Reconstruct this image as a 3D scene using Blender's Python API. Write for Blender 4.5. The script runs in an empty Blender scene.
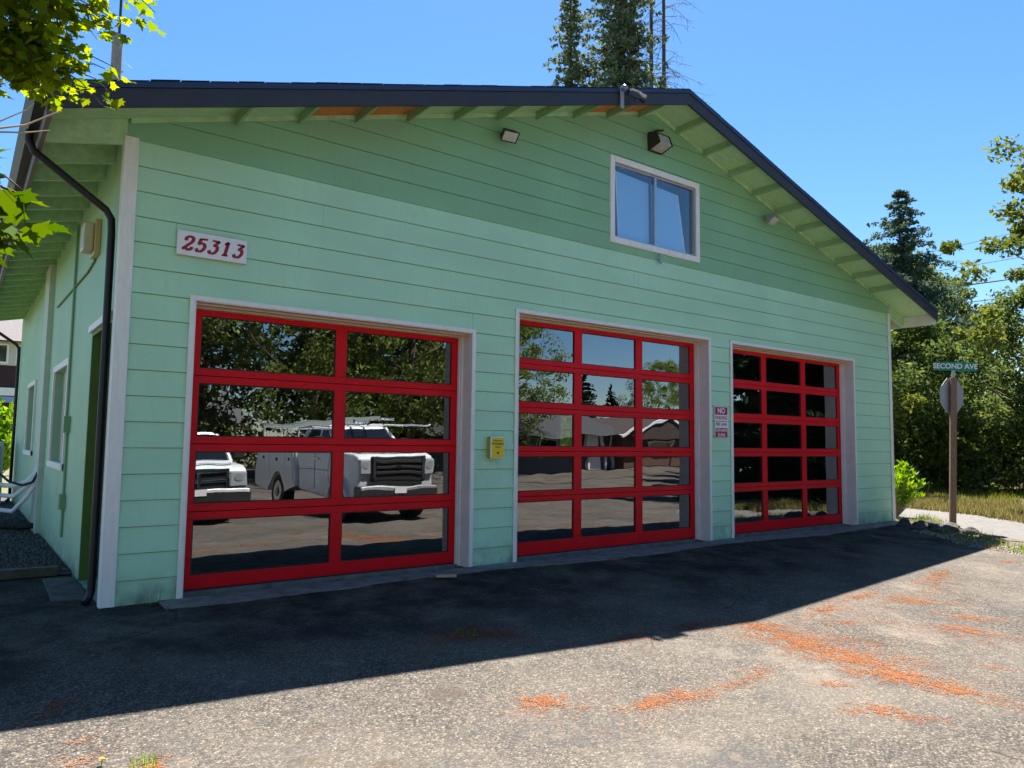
import bpy, bmesh, math, random
from mathutils import Vector, Matrix, noise as MN
import numpy as np
R = math.radians
random.seed(7); rng = np.random.default_rng(11)
sc = bpy.context.scene
COL = sc.collection

# ------------------------------------------------------------------ camera
cam_d = bpy.data.cameras.new('camera'); cam = bpy.data.objects.new('camera', cam_d); COL.objects.link(cam)
cam_d.sensor_width = 36.0; cam_d.lens = 737.376 / 1024 * 36.0; cam_d.clip_end = 2000; cam_d.clip_start = .05
rx = Vector((0.79923977, -0.60087667, 0.01276789)); up = Vector((-0.05766686, -0.05552344, 0.99679069)); fw = Vector((0.59823935, 0.79741105, 0.07902721))
M = Matrix((rx, up, -fw)).transposed().to_4x4(); M.translation = Vector((-1.10798562, -7.47871331, 1.5))
cam.matrix_world = M; sc.camera = cam

# ------------------------------------------------------------------ light
SUNDIR = Vector((0.307, 0.36, 1.0)).normalized()          # towards the sun, which stands behind the building
el = math.asin(SUNDIR.z); az = math.atan2(SUNDIR.x, SUNDIR.y)
w = bpy.data.worlds.new('World'); sc.world = w; w.use_nodes = True
nt = w.node_tree; bg = nt.nodes['Background']
sky = nt.nodes.new('ShaderNodeTexSky'); sky.sky_type = 'NISHITA'; sky.sun_disc = False
sky.sun_elevation = el; sky.sun_rotation = az
sky.air_density = 1.0; sky.dust_density = .25; sky.ozone_density = 4.0; sky.altitude = 100
hsv = nt.nodes.new('ShaderNodeHueSaturation'); hsv.inputs['Saturation'].default_value = 1.22; nt.links.new(sky.outputs[0], hsv.inputs['Color']); nt.links.new(hsv.outputs[0], bg.inputs[0]); bg.inputs[1].default_value = 0.056
sun_d = bpy.data.lights.new('sun', 'SUN'); sun_d.energy = 5.0; sun_d.angle = R(.53); sun_d.color = (1, .955, .88)
sun = bpy.data.objects.new('sun', sun_d); COL.objects.link(sun)
sun.rotation_euler = SUNDIR.to_track_quat('Z', 'Y').to_euler(); sun.location = (0, 0, 30)
vs = sc.view_settings; vs.view_transform = 'Standard'; vs.look = 'None'; vs.gamma = 1; vs.exposure = 1.92; vs.use_curve_mapping = False
sc.cycles.max_bounces = 8; sc.cycles.transparent_max_bounces = 12; sc.cycles.sample_clamp_indirect = 6
sc.cycles.caustics_reflective = False; sc.cycles.caustics_refractive = False

# ------------------------------------------------------------------ helpers
def tag(o, label=None, cat=None, group=None, kind=None):
    if label: o['label'] = label
    if cat: o['category'] = cat
    if group: o['group'] = group
    if kind: o['kind'] = kind
    return o
def empty(name, loc=(0, 0, 0), rz=0):
    o = bpy.data.objects.new(name, None); COL.objects.link(o); o.location = loc; o.rotation_euler = (0, 0, rz); o.empty_display_size = .2
    return o
class MB:
    def __init__(s): s.v = []; s.f = []
    def add(s, vs, fs):
        n = len(s.v); s.v += [tuple(v) for v in vs]; s.f += [tuple(i + n for i in f) for f in fs]; return s
    def quad(s, a, b, c, d): return s.add([a, b, c, d], [(0, 1, 2, 3)])
    def box(s, x0, y0, z0, x1, y1, z1):
        return s.add([(x0, y0, z0), (x1, y0, z0), (x1, y1, z0), (x0, y1, z0), (x0, y0, z1), (x1, y0, z1), (x1, y1, z1), (x0, y1, z1)],
                     [(0, 3, 2, 1), (4, 5, 6, 7), (0, 1, 5, 4), (1, 2, 6, 5), (2, 3, 7, 6), (3, 0, 4, 7)])
    def prism(s, poly, axis, a, b):
        # poly 2D extruded along axis from a to b
        def mk(p, t):
            return (p[0], t, p[1]) if axis == 'y' else ((t, p[0], p[1]) if axis == 'x' else (p[0], p[1], t))
        n = len(poly); v = [mk(p, a) for p in poly] + [mk(p, b) for p in poly]
        f = [tuple(range(n)), tuple(range(2 * n - 1, n - 1, -1))] + [(i, (i + 1) % n, n + (i + 1) % n, n + i) for i in range(n)]
        return s.add(v, f)
    def bar(s, p0, p1, w, h, upv=(0, 0, 1)):
        p0 = Vector(p0); p1 = Vector(p1); d = (p1 - p0).normalized(); u = Vector(upv); sd = d.cross(u)
        if sd.length < 1e-4: sd = d.cross(Vector((1, 0, 0)))
        sd.normalize(); u2 = sd.cross(d).normalized(); v = []
        for p in (p0, p1):
            for a, b in ((-1, -1), (1, -1), (1, 1), (-1, 1)): v.append(p + sd * a * w / 2 + u2 * b * h / 2)
        return s.add(v, [(0, 1, 2, 3), (7, 6, 5, 4), (0, 4, 5, 1), (1, 5, 6, 2), (2, 6, 7, 3), (3, 7, 4, 0)])
    def tube(s, pts, r, n=10, r2=None):
        pts = [Vector(p) for p in pts]; m = len(pts); base = len(s.v); prev = None
        for i, p in enumerate(pts):
            d = (pts[min(i + 1, m - 1)] - pts[max(i - 1, 0)]).normalized()
            if prev is None:
                a = d.cross(Vector((0, 0, 1)));
                if a.length < 1e-3: a = d.cross(Vector((1, 0, 0)))
            else: a = prev - d * prev.dot(d)
            a.normalize(); prev = a; b = d.cross(a)
            rr = r if r2 is None else r + (r2 - r) * i / max(1, m - 1)
            for k in range(n):
                t = 2 * math.pi * k / n; s.v.append(tuple(p + (a * math.cos(t) + b * math.sin(t)) * rr))
        for i in range(m - 1):
            for k in range(n):
                k2 = (k + 1) % n; s.f.append((base + i * n + k, base + i * n + k2, base + (i + 1) * n + k2, base + (i + 1) * n + k))
        s.f.append(tuple(base + k for k in range(n - 1, -1, -1))); s.f.append(tuple(base + (m - 1) * n + k for k in range(n)))
        return s
    def build(s, name, mat, parent=None, bevel=0, smooth=False, fixn=True):
        me = bpy.data.meshes.new(name); me.from_pydata(s.v, [], s.f)
        if fixn:
            bm = bmesh.new(); bm.from_mesh(me); bmesh.ops.recalc_face_normals(bm, faces=bm.faces); bm.to_mesh(me); bm.free()
        if mat: me.materials.append(mat)
        if smooth:
            me.shade_smooth()
        o = bpy.data.objects.new(name, me); COL.objects.link(o)
        if parent: o.parent = parent
        if bevel:
            b = o.modifiers.new('bevel', 'BEVEL'); b.width = bevel; b.segments = 2; b.limit_method = 'ANGLE'; b.angle_limit = R(40)
        return o
def copy_tree(o, parent=None):
    c = o.copy(); COL.objects.link(c); c.parent = parent
    for ch in list(o.children): copy_tree(ch, c)
    return c
def np_mesh(name, verts, nper, mat, parent=None):
    """verts (N*nper,3): N separate polygons with nper corners each"""
    verts = np.asarray(verts, dtype=np.float32).reshape(-1, 3); N = len(verts) // nper
    me = bpy.data.meshes.new(name); me.vertices.add(len(verts)); me.vertices.foreach_set('co', verts.ravel())
    me.loops.add(N * nper); me.loops.foreach_set('vertex_index', np.arange(N * nper, dtype=np.int32))
    me.polygons.add(N); me.polygons.foreach_set('loop_start', np.arange(0, N * nper, nper, dtype=np.int32))
    try: me.polygons.foreach_set('loop_total', np.full(N, nper, dtype=np.int32))
    except Exception: pass
    me.update(calc_edges=True); me.validate()
    if mat: me.materials.append(mat)
    o = bpy.data.objects.new(name, me); COL.objects.link(o)
    if parent: o.parent = parent
    return o

# ------------------------------------------------------------------ materials
def mat(name, col, rough=.6, metal=0, noise=0, nscale=6, bump=0, bscale=40, stretch=(1, 1, 1), spec=.5, col2=None, coat=0, detail=6):
    m = bpy.data.materials.new(name); m.use_nodes = True; n = m.node_tree; b = n.nodes['Principled BSDF']; L = n.links
    b.inputs['Base Color'].default_value = (*col, 1); b.inputs['Roughness'].default_value = rough; b.inputs['Metallic'].default_value = metal
    b.inputs['Specular IOR Level'].default_value = spec; b.inputs['Coat Weight'].default_value = coat
    tc = n.nodes.new('ShaderNodeTexCoord'); mp = n.nodes.new('ShaderNodeMapping'); mp.inputs['Scale'].default_value = stretch
    L.new(tc.outputs['Object'], mp.inputs[0])
    if noise:
        t = n.nodes.new('ShaderNodeTexNoise'); t.inputs['Scale'].default_value = nscale; t.inputs['Detail'].default_value = detail; t.inputs['Roughness'].default_value = .65
        L.new(mp.outputs[0], t.inputs['Vector'])
        r = n.nodes.new('ShaderNodeValToRGB'); r.color_ramp.elements[0].position = .32; r.color_ramp.elements[1].position = .68
        c2 = col2 if col2 else tuple(c * (1 - noise) for c in col)
        r.color_ramp.elements[0].color = (*c2, 1); r.color_ramp.elements[1].color = (*(tuple(min(1, c * (1 + noise * .4)) for c in col) if not col2 else col), 1)
        L.new(t.outputs['Fac'], r.inputs[0]); L.new(r.outputs[0], b.inputs['Base Color'])
    if bump:
        t2 = n.nodes.new('ShaderNodeTexNoise'); t2.inputs['Scale'].default_value = bscale; t2.inputs['Detail'].default_value = 5
        L.new(mp.outputs[0], t2.inputs['Vector']); bp = n.nodes.new('ShaderNodeBump'); bp.inputs['Strength'].default_value = bump; bp.inputs['Distance'].default_value = .01
        L.new(t2.outputs['Fac'], bp.inputs['Height']); L.new(bp.outputs[0], b.inputs['Normal'])
    return m

def siding_mat(name, col, warm):
    """painted embossed hardboard: faint blotches, long-grain emboss, weather streaks, drips of grime"""
    m = bpy.data.materials.new(name); m.use_nodes = True; n = m.node_tree; b = n.nodes['Principled BSDF']; L = n.links
    b.inputs['Roughness'].default_value = .55; b.inputs['Specular IOR Level'].default_value = .35
    tc = n.nodes.new('ShaderNodeTexCoord')
    def noise(scale, st, det=5):
        mp = n.nodes.new('ShaderNodeMapping'); mp.inputs['Scale'].default_value = st; L.new(tc.outputs['Object'], mp.inputs[0])
        t = n.nodes.new('ShaderNodeTexNoise'); t.inputs['Scale'].default_value = scale; t.inputs['Detail'].default_value = det; L.new(mp.outputs[0], t.inputs['Vector']); return t
    def mix(fac, a, bb):
        x = n.nodes.new('ShaderNodeMix'); x.data_type = 'RGBA'; L.new(fac, x.inputs[0])
        for sck, v in ((x.inputs[6], a), (x.inputs[7], bb)):
            if isinstance(v, tuple): sck.default_value = (*v, 1)
            else: L.new(v, sck)
        return x.outputs[2]
    def ramp(src, a, bb):
        r = n.nodes.new('ShaderNodeMapRange'); r.inputs[1].default_value = a; r.inputs[2].default_value = bb; L.new(src, r.inputs[0]); return r.outputs[0]
    big = noise(.8, (1, 1, 1.5)); c = mix(ramp(big.outputs['Fac'], .35, .65), tuple(x * .93 for x in col), tuple(min(1, x * 1.05) for x in col))
    st = noise(7, (3, 3, .6)); c = mix(ramp(st.outputs['Fac'], .5, .85), c, tuple(x * .94 for x in col))
    sp = noise(26, (1, 1, 1), 8); c = mix(ramp(sp.outputs['Fac'], .66, .8), c, warm)
    # greyish dirt splashed up along the foot of the wall
    sx = n.nodes.new('ShaderNodeSeparateXYZ'); L.new(tc.outputs['Object'], sx.inputs[0])
    dz = n.nodes.new('ShaderNodeMapRange'); dz.inputs[1].default_value = .32; dz.inputs[2].default_value = .0; L.new(sx.outputs[2], dz.inputs[0])
    dn = noise(5, (1, 1, 1)); mu = n.nodes.new('ShaderNodeMath'); mu.operation = 'MULTIPLY'; L.new(dz.outputs[0], mu.inputs[0]); L.new(ramp(dn.outputs['Fac'], .3, .7), mu.inputs[1])
    c = mix(mu.outputs[0], c, (.17, .2, .15))
    L.new(c, b.inputs['Base Color'])
    g = noise(14, (1, 1, 14), 6); g2 = noise(60, (1, 1, 1), 3)
    ad = n.nodes.new('ShaderNodeMath'); ad.operation = 'ADD'; L.new(g.outputs['Fac'], ad.inputs[0]); L.new(g2.outputs['Fac'], ad.inputs[1])
    bp = n.nodes.new('ShaderNodeBump'); bp.inputs['Strength'].default_value = .3; bp.inputs['Distance'].default_value = .004; L.new(ad.outputs[0], bp.inputs['Height']); L.new(bp.outputs[0], b.inputs['Normal'])
    return m

def leaf_mat(name, c1, c2, trans=.35, rough=.5):
    m = bpy.data.materials.new(name); m.use_nodes = True; n = m.node_tree; L = n.links; b = n.nodes['Principled BSDF']; out = n.nodes['Material Output']
    g = n.nodes.new('ShaderNodeNewGeometry'); r = n.nodes.new('ShaderNodeValToRGB')
    r.color_ramp.elements[0].color = (*c1, 1); r.color_ramp.elements[1].color = (*c2, 1)
    L.new(g.outputs['Random Per Island'], r.inputs[0]); L.new(r.outputs[0], b.inputs['Base Color']); b.inputs['Roughness'].default_value = rough
    b.inputs['Specular IOR Level'].default_value = .03; b.inputs['Roughness'].default_value = max(rough, .7)
    t = n.nodes.new('ShaderNodeBsdfTranslucent'); hs = n.nodes.new('ShaderNodeHueSaturation'); hs.inputs['Hue'].default_value = .47; hs.inputs['Saturation'].default_value = 1.15; hs.inputs['Value'].default_value = 1.3
    L.new(r.outputs[0], hs.inputs['Color']); L.new(hs.outputs[0], t.inputs[0]); mx = n.nodes.new('ShaderNodeMixShader'); mx.inputs[0].default_value = trans
    L.new(b.outputs[0], mx.inputs[1]); L.new(t.outputs[0], mx.inputs[2]); L.new(mx.outputs[0], out.inputs[0])
    return m

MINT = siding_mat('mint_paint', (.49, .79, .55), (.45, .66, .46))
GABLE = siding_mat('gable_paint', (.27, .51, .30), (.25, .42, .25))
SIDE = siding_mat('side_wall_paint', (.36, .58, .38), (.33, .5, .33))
SOFFIT = mat('soffit_paint', (.47, .70, .38), .6, noise=.22, nscale=9, bump=.4, bscale=30, stretch=(1, 8, 1))
DKGREEN = mat('dark_green_paint', (.10, .20, .035), .55, noise=.15)
WHITE = mat('white_trim_paint', (.90, .87, .83), .45, noise=.10, nscale=5, bump=.25, bscale=25, stretch=(6, 6, 1))
JAMB = mat('jamb_paint', (.82, .75, .72), .5, noise=.10, nscale=4)
WOOD = mat('raw_wood_trim', (.72, .55, .42), .6, noise=.22, nscale=8, stretch=(1, 10, 20))
RAWPLY = mat('unpainted_plywood', (.66, .23, .05), .65, noise=.3, nscale=10, stretch=(6, 1, 1))
FASCIA = mat('fascia_paint', (.036, .037, .050), .6, noise=.2, nscale=6)
DRIP = mat('drip_edge_metal', (.022, .036, .095), .5, metal=.0)
GUTTER = mat('gutter_metal', (.007, .007, .009), .5, noise=.3)
RED = mat('red_door_paint', (.80, .003, .012), .42, noise=.10, nscale=3, spec=.25)
RUBBER = mat('black_rubber', (.015, .015, .016), .7)
CHROME = mat('chrome', (.7, .71, .73), .12, metal=1, noise=.1)
ALU = mat('window_aluminium', (.5, .5, .52), .35, metal=.8)
BLIND = mat('window_blind', (.30, .60, .95), .7)
DARK = mat('dark_interior', (.035, .033, .032), .9)
CONC = mat('concrete', (.20, .185, .17), .85, noise=.55, nscale=5, bump=.5, bscale=60)
GREY = mat('grey_metal', (.32, .33, .35), .5, noise=.1)
TWHITE = mat('truck_white', (.78, .79, .80), .3, coat=.4, noise=.08)
TGLASS = mat('dark_glass', (.01, .012, .015), .05, spec=.8)
LAMP = mat('lamp_glass', (.55, .55, .54), .25, noise=.2, nscale=20)
AMBER = mat('amber_plastic', (.55, .42, .2), .4)
BROWN = mat('dark_bronze_metal', (.035, .028, .022), .5)
YELLOW = mat('yellow_plastic', (.85, .62, .01), .4, noise=.06)
SIGNW = mat('sign_white', (.88, .86, .87), .4, noise=.05)
SIGNR = mat('sign_red', (.42, .012, .045), .4)
NUMR = mat('number_red', (.36, .01, .025), .45)
INK = mat('black_ink', (.02, .02, .02), .6)
SGREEN = mat('street_sign_green', (.0, .22, .12), .35)
SALU = mat('sign_back_aluminium', (.42, .43, .45), .5, metal=.3, noise=.12)
POST = mat('weathered_post', (.27, .16, .10), .75, noise=.35, nscale=10, stretch=(6, 6, 1), bump=.4, bscale=30)
POLE = mat('utility_pole_wood', (.30, .27, .25), .8, noise=.45, nscale=6, stretch=(5, 5, .6))
BARK = mat('bark', (.11, .08, .06), .9, noise=.5, nscale=7, stretch=(3, 3, .6), bump=.8, bscale=12)
TWIG = mat('pale_twig', (.36, .27, .18), .8)
SHINGLE = mat('black_shingle', (.018, .018, .019), 1.0, noise=.5, nscale=30, bump=.6, bscale=80)

def glass_mat(name, refl, tint):
    m = bpy.data.materials.new(name); m.use_nodes = True; n = m.node_tree; L = n.links
    for x in list(n.nodes):
        if x.type == 'BSDF_PRINCIPLED': n.nodes.remove(x)
    out = n.nodes['Material Output']
    gl = n.nodes.new('ShaderNodeBsdfGlossy'); gl.inputs['Roughness'].default_value = 0.0; gl.inputs['Color'].default_value = (.93, .97, 1, 1)
    tr = n.nodes.new('ShaderNodeBsdfTransparent'); tr.inputs[0].default_value = (*tint, 1)
    lf = n.nodes.new('ShaderNodeLayerWeight'); lf.inputs[0].default_value = .5; lw = n.nodes.new('ShaderNodeMath'); lw.operation = 'POWER'; lw.inputs[1].default_value = 3.5; L.new(lf.outputs['Facing'], lw.inputs[0])
    ad = n.nodes.new('ShaderNodeMath'); ad.operation = 'MULTIPLY_ADD'; ad.inputs[1].default_value = .8; ad.inputs[2].default_value = refl; ad.use_clamp = True
    L.new(lw.outputs[0], ad.inputs[0]); mx = n.nodes.new('ShaderNodeMixShader'); L.new(ad.outputs[0], mx.inputs[0]); L.new(tr.outputs[0], mx.inputs[1]); L.new(gl.outputs[0], mx.inputs[2])
    tc = n.nodes.new('ShaderNodeTexCoord'); t = n.nodes.new('ShaderNodeTexNoise'); t.inputs['Scale'].default_value = 2.2; t.inputs['Detail'].default_value = 1
    L.new(tc.outputs['Object'], t.inputs['Vector']); bp = n.nodes.new('ShaderNodeBump'); bp.inputs['Strength'].default_value = .12; bp.inputs['Distance'].default_value = .012
    L.new(t.outputs['Fac'], bp.inputs['Height']); L.new(bp.outputs[0], gl.inputs['Normal']); L.new(mx.outputs[0], out.inputs[0])
    return m
GLASS = glass_mat('door_glass', .25, (.78, .82, .82))
WGLASS = glass_mat('window_glass', .16, (.95, .97, 1))

def asphalt_mat():
    m = bpy.data.materials.new('asphalt'); m.use_nodes = True; n = m.node_tree; b = n.nodes['Principled BSDF']; L = n.links
    tc = n.nodes.new('ShaderNodeTexCoord')
    def tex(scale, det=4, kind='Noise', rough=.6):
        t = n.nodes.new('ShaderNodeTex' + kind); t.inputs['Scale'].default_value = scale
        if kind == 'Noise': t.inputs['Detail'].default_value = det; t.inputs['Roughness'].default_value = rough
        L.new(tc.outputs['Object'], t.inputs['Vector']); return t
    def rng_(src, a, bb, c=0, d=1):
        r = n.nodes.new('ShaderNodeMapRange'); r.inputs[1].default_value = a; r.inputs[2].default_value = bb; r.inputs[3].default_value = c; r.inputs[4].default_value = d; L.new(src, r.inputs[0]); return r.outputs[0]
    def mix(fac, a, bb, mode='MIX'):
        x = n.nodes.new('ShaderNodeMix'); x.data_type = 'RGBA'; x.blend_type = mode
        if isinstance(fac, float): x.inputs[0].default_value = fac
        else: L.new(fac, x.inputs[0])
        for sck, v in ((x.inputs[6], a), (x.inputs[7], bb)):
            if isinstance(v, tuple): sck.default_value = (*v, 1)
            else: L.new(v, sck)
        return x.outputs[2]
    vo = tex(62, kind='Voronoi'); vo2 = tex(150, kind='Voronoi')
    cr = n.nodes.new('ShaderNodeValToRGB'); e = cr.color_ramp.elements
    e[0].position = 0; e[0].color = (.03, .028, .026, 1); e[1].position = 1; e[1].color = (.265, .22, .17, 1)
    for p, c in ((.35, (.055, .047, .039)), (.6, (.105, .088, .071)), (.85, (.148, .123, .098))):
        q = cr.color_ramp.elements.new(p); q.color = (*c, 1)
    sp = n.nodes.new('ShaderNodeSeparateColor'); L.new(vo.outputs['Color'], sp.inputs[0]); L.new(sp.outputs[0], cr.inputs[0])
    c = cr.outputs[0]
    sp2 = n.nodes.new('ShaderNodeSeparateColor'); L.new(vo2.outputs['Color'], sp2.inputs[0])
    c = mix(rng_(sp2.outputs[1], .82, 1), c, (.30, .27, .235))
    c = mix(rng_(vo.outputs['Distance'], .2, .5, 0, .6), c, (.05, .046, .042))
    c = mix(rng_(tex(.55, 5).outputs['Fac'], .4, .7, 0, .45), c, (.19, .165, .135))        # dusty tan areas
    c = mix(rng_(tex(1.7, 6).outputs['Fac'], .52, .72, 0, .5), c, (.055, .055, .06))       # oily darker areas
    c = mix(rng_(tex(7, 6).outputs['Fac'], .58, .8, 0, .5), c, (.22, .17, .12))
    c = mix(rng_(tex(.9, 8, rough=.75).outputs['Fac'], .55, .66, 0, .35), c, (.24, .20, .16))
    c = mix(rng_(tex(2.6, 8, rough=.7).outputs['Fac'], .60, .68, 0, .55), c, (.06, .045, .035))
    ve = n.nodes.new('ShaderNodeTexVoronoi'); ve.feature = 'DISTANCE_TO_EDGE'; ve.inputs['Scale'].default_value = .42
    wn = n.nodes.new('ShaderNodeTexNoise'); wn.inputs['Scale'].default_value = 3; wn.inputs['Detail'].default_value = 6; L.new(tc.outputs['Object'], wn.inputs['Vector'])
    vm = n.nodes.new('ShaderNodeMix'); vm.data_type = 'RGBA'; vm.blend_type = 'LINEAR_LIGHT'; vm.inputs[0].default_value = .12; L.new(tc.outputs['Object'], vm.inputs[6]); L.new(wn.outputs['Color'], vm.inputs[7]); L.new(vm.outputs[2], ve.inputs['Vector'])
    ck = rng_(ve.outputs['Distance'], .0, .006, 1, 0); cm = n.nodes.new('ShaderNodeMath'); cm.operation = 'MULTIPLY'; L.new(ck, cm.inputs[0]); L.new(rng_(tex(.45, 3).outputs['Fac'], .52, .6, 0, .7), cm.inputs[1])
    c = mix(cm.outputs[0], c, (.02, .017, .014))
    # building shade painted in as a darker zone before the doors, irregular edge
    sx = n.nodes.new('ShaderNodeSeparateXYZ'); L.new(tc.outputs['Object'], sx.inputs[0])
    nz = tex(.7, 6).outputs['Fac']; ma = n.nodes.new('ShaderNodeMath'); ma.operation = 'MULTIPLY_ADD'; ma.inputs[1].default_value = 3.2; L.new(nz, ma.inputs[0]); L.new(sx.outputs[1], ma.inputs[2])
    shade_mask = rng_(ma.outputs[0], -1.0, .1, 0, 1); mu = n.nodes.new('ShaderNodeMath'); mu.operation = 'MULTIPLY'; L.new(shade_mask, mu.inputs[0]); L.new(rng_(tex(1.6, 8, rough=.7).outputs['Fac'], .38, .60, .25, .88), mu.inputs[1])
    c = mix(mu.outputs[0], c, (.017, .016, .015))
    c = mix(rng_(tex(1.1, 7, rough=.7).outputs['Fac'], .60, .68, 0, .5), c, (.055, .034, .016))
    L.new(c, b.inputs['Base Color']); b.inputs['Roughness'].default_value = .95; b.inputs['Specular IOR Level'].default_value = .08
    bp = n.nodes.new('ShaderNodeBump'); bp.inputs['Strength'].default_value = .9; bp.inputs['Distance'].default_value = .006; bp.invert = True
    L.new(vo.outputs['Distance'], bp.inputs['Height']); L.new(bp.outputs[0], b.inputs['Normal'])
    return m
ASPHALT = asphalt_mat()
SEALED = mat('sealed_asphalt', (.06, .06, .062), .8, noise=.5, nscale=40, bump=.8, bscale=120)
DRYGRASS = mat('dry_ground', (.13, .11, .05), .95, noise=.6, nscale=2.5, bump=1, bscale=30, col2=(.09, .10, .035))
SHADESOIL = mat('tree_shade_soil', (.12, .085, .05), .95, noise=.5, nscale=3, bump=1, bscale=20)  # soil under the trees; part of their shade is put into this brown
GRAVELBASE = mat('gravel_base', (.07, .07, .068), .95, noise=.6, nscale=40, bump=1, bscale=60)
ROADG = mat('road_surface', (.13, .12, .11), .9, noise=.3, nscale=8, bump=.6, bscale=90)

# ------------------------------------------------------------------ ground profile
def G(y): return float(np.interp(y, [-60, -35, -18, -9, -4, -.4, 100], [0, 0, -.25, -.3, -.22, 0, 0]))
def sheet(name, xs, ys, m, dz=0, edge=None):
    mb = MB(); nx, ny = len(xs), len(ys)
    v = [(x, y, G(y) + dz) for y in ys for x in xs]
    f = [(j * nx + i, j * nx + i + 1, (j + 1) * nx + i + 1, (j + 1) * nx + i) for j in range(ny - 1) for i in range(nx - 1)]
    mb.add(v, f); return tag(mb.build(name, m), kind='structure')
yp = [-800, -200, -60, -35, -26, -18, -13, -9, -6.5, -4, -2.2, -.4, 10, 40, 200, 900]
sheet('ground', [-800, -100, -20, 0, 15, 40, 100, 900], yp, DRYGRASS, -.03)
def poly_sheet(name, pts, m, dz, sub=None):
    """flat polygon draped over the ground profile by cutting it into y strips"""
    bm = bmesh.new(); bm.faces.new([bm.verts.new((x, y, 0)) for x, y in pts])
    for yy in (-35, -26, -18, -9, -6.5, -4, -.4):
        bmesh.ops.bisect_plane(bm, geom=bm.verts[:] + bm.edges[:] + bm.faces[:], plane_co=(0, yy, 0), plane_no=(0, 1, 0))
    for v in bm.verts: v.co.z = G(v.co.y) + dz
    for f in bm.faces:
        if f.normal.z < 0: f.normal_flip()
    me = bpy.data.meshes.new(name); bm.to_mesh(me); bm.free(); me.materials.append(m); o = bpy.data.objects.new(name, me); COL.objects.link(o)
    return tag(o, kind='structure')
# asphalt lot with a ragged far-right rim
rim = [(14.35, -.1), (14.2, -.45), (13.6, -.72), (13.05, -1.2), (12.9, -1.55), (12.45, -2.2), (12.2, -2.85), (12.6, -3.6), (14.5, -5.2), (19, -8)]
rim2 = []
for a, b in zip(rim[:-1], rim[1:]):
    for k in range(5):
        t = k / 5; rim2.append((a[0] + (b[0] - a[0]) * t + random.uniform(-.05, .05), a[1] + (b[1] - a[1]) * t + random.uniform(-.05, .05)))
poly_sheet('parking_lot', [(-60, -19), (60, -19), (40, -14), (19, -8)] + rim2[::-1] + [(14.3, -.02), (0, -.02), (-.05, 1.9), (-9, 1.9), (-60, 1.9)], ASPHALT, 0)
poly_sheet('street', [(-70, -33.5), (80, -33.5), (80, -19.3), (-70, -19.3)], ASPHALT, -.004)
poly_sheet('road', [(11.5, -19), (13.6, -4.2), (14.15, -2.45), (14.95, -.3), (17.6, 8), (22, 60), (27, 60), (21.0, 10), (18.1, 1.2), (17.15, -1.4), (16.3, -4), (16, -19)], ROADG, -.014)
poly_sheet('shaded_soil', [(21.2, -6), (22.6, 4), (24.6, 9), (30, 60), (80, 60), (80, -18), (27, -18)], SHADESOIL, -.02)
# concrete apron with irregular front
ap = [(.45, -.02)]; 
xs = np.linspace(.45, 14.0, 60)
for i, x in enumerate(xs): ap.append((x, -.30 - .012 * x - .06 * math.sin(x * 1.3) - random.uniform(0, .07)))
ap += [(14.28, -.3), (14.28, -.02)]
mb = MB(); mb.prism(ap, 'z', -.05, .012); tag(mb.build('concrete_apron', CONC), kind='structure')
mb = MB(); mb.prism([(-.33, .5), (-.02, .42), (-.02, 1.72), (-.30, 1.80)], 'z', -.05, .012); tag(mb.build('concrete_slab', mat('mossy_concrete', (.10, .095, .075), .95, noise=.6, nscale=6, bump=.6, bscale=50), bevel=.01), kind='structure')
poly_sheet('gravel_bed', [(-.02, 1.95), (-.02, 16), (-4, 16), (-4, 1.95)], GRAVELBASE, .01)
# loose gravel stones near the side wall
n = 16000
cx = -.02 - rng.random(n) * 1.8; cy = 2.12 + rng.random(n) ** 1.6 * 9; s = .012 + rng.random(n) * .016
base = np.array([(1, 0, 0), (0, 1, 0), (-1, 0, 0), (0, -1, 0), (0, 0, 1)]); tri = [(0, 1, 4), (1, 2, 4), (2, 3, 4), (3, 0, 4)]
V = []
jit = rng.uniform(.6, 1.3, (n, 5, 3)); pts = base[None] * jit * s[:, None, None]; pts += np.stack([cx, cy, np.full(n, .012)], 1)[:, None, :]
V = pts[:, np.array(tri).ravel(), :]
STONE = leaf_mat('gravel_stone', (.03, .03, .03), (.17, .165, .155), 0.0, .9)
tag(np_mesh('gravel', V.reshape(-1, 3), 3, STONE), 'dark crushed gravel lying along the green side wall', 'gravel', kind='stuff')
mb = MB(); mb.bar((-3.2, 2.06, .05), (-.14, 2.0, .05), .12, .10)
tag(mb.build('timber_edging', mat('wet_timber', (.10, .085, .065), .85, noise=.4, nscale=8), bevel=.01), 'weathered timber edging in front of the gravel bed', 'edging')

# ================================================================== BUILDING
W = 14.296; PL = 4.272; SL = .2973; OV = .67; EV = .68; LEN = 13.3
def zu(x): x = x if x <= W / 2 else W - x; return 4.46 + SL * x          # sheathing underside
bld = empty('garage_building'); tag(bld, 'mint green gabled garage building with three red framed glass doors', 'building')
DOORS = [(.655, 3.875, 2.83), (4.575, 8.395, 3.17), (8.985, 12.80, 3.17)]
WIN = (6.29, 8.09, 4.47, 5.58)                                              # opening in gable x0,x1,z0,z1

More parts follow.
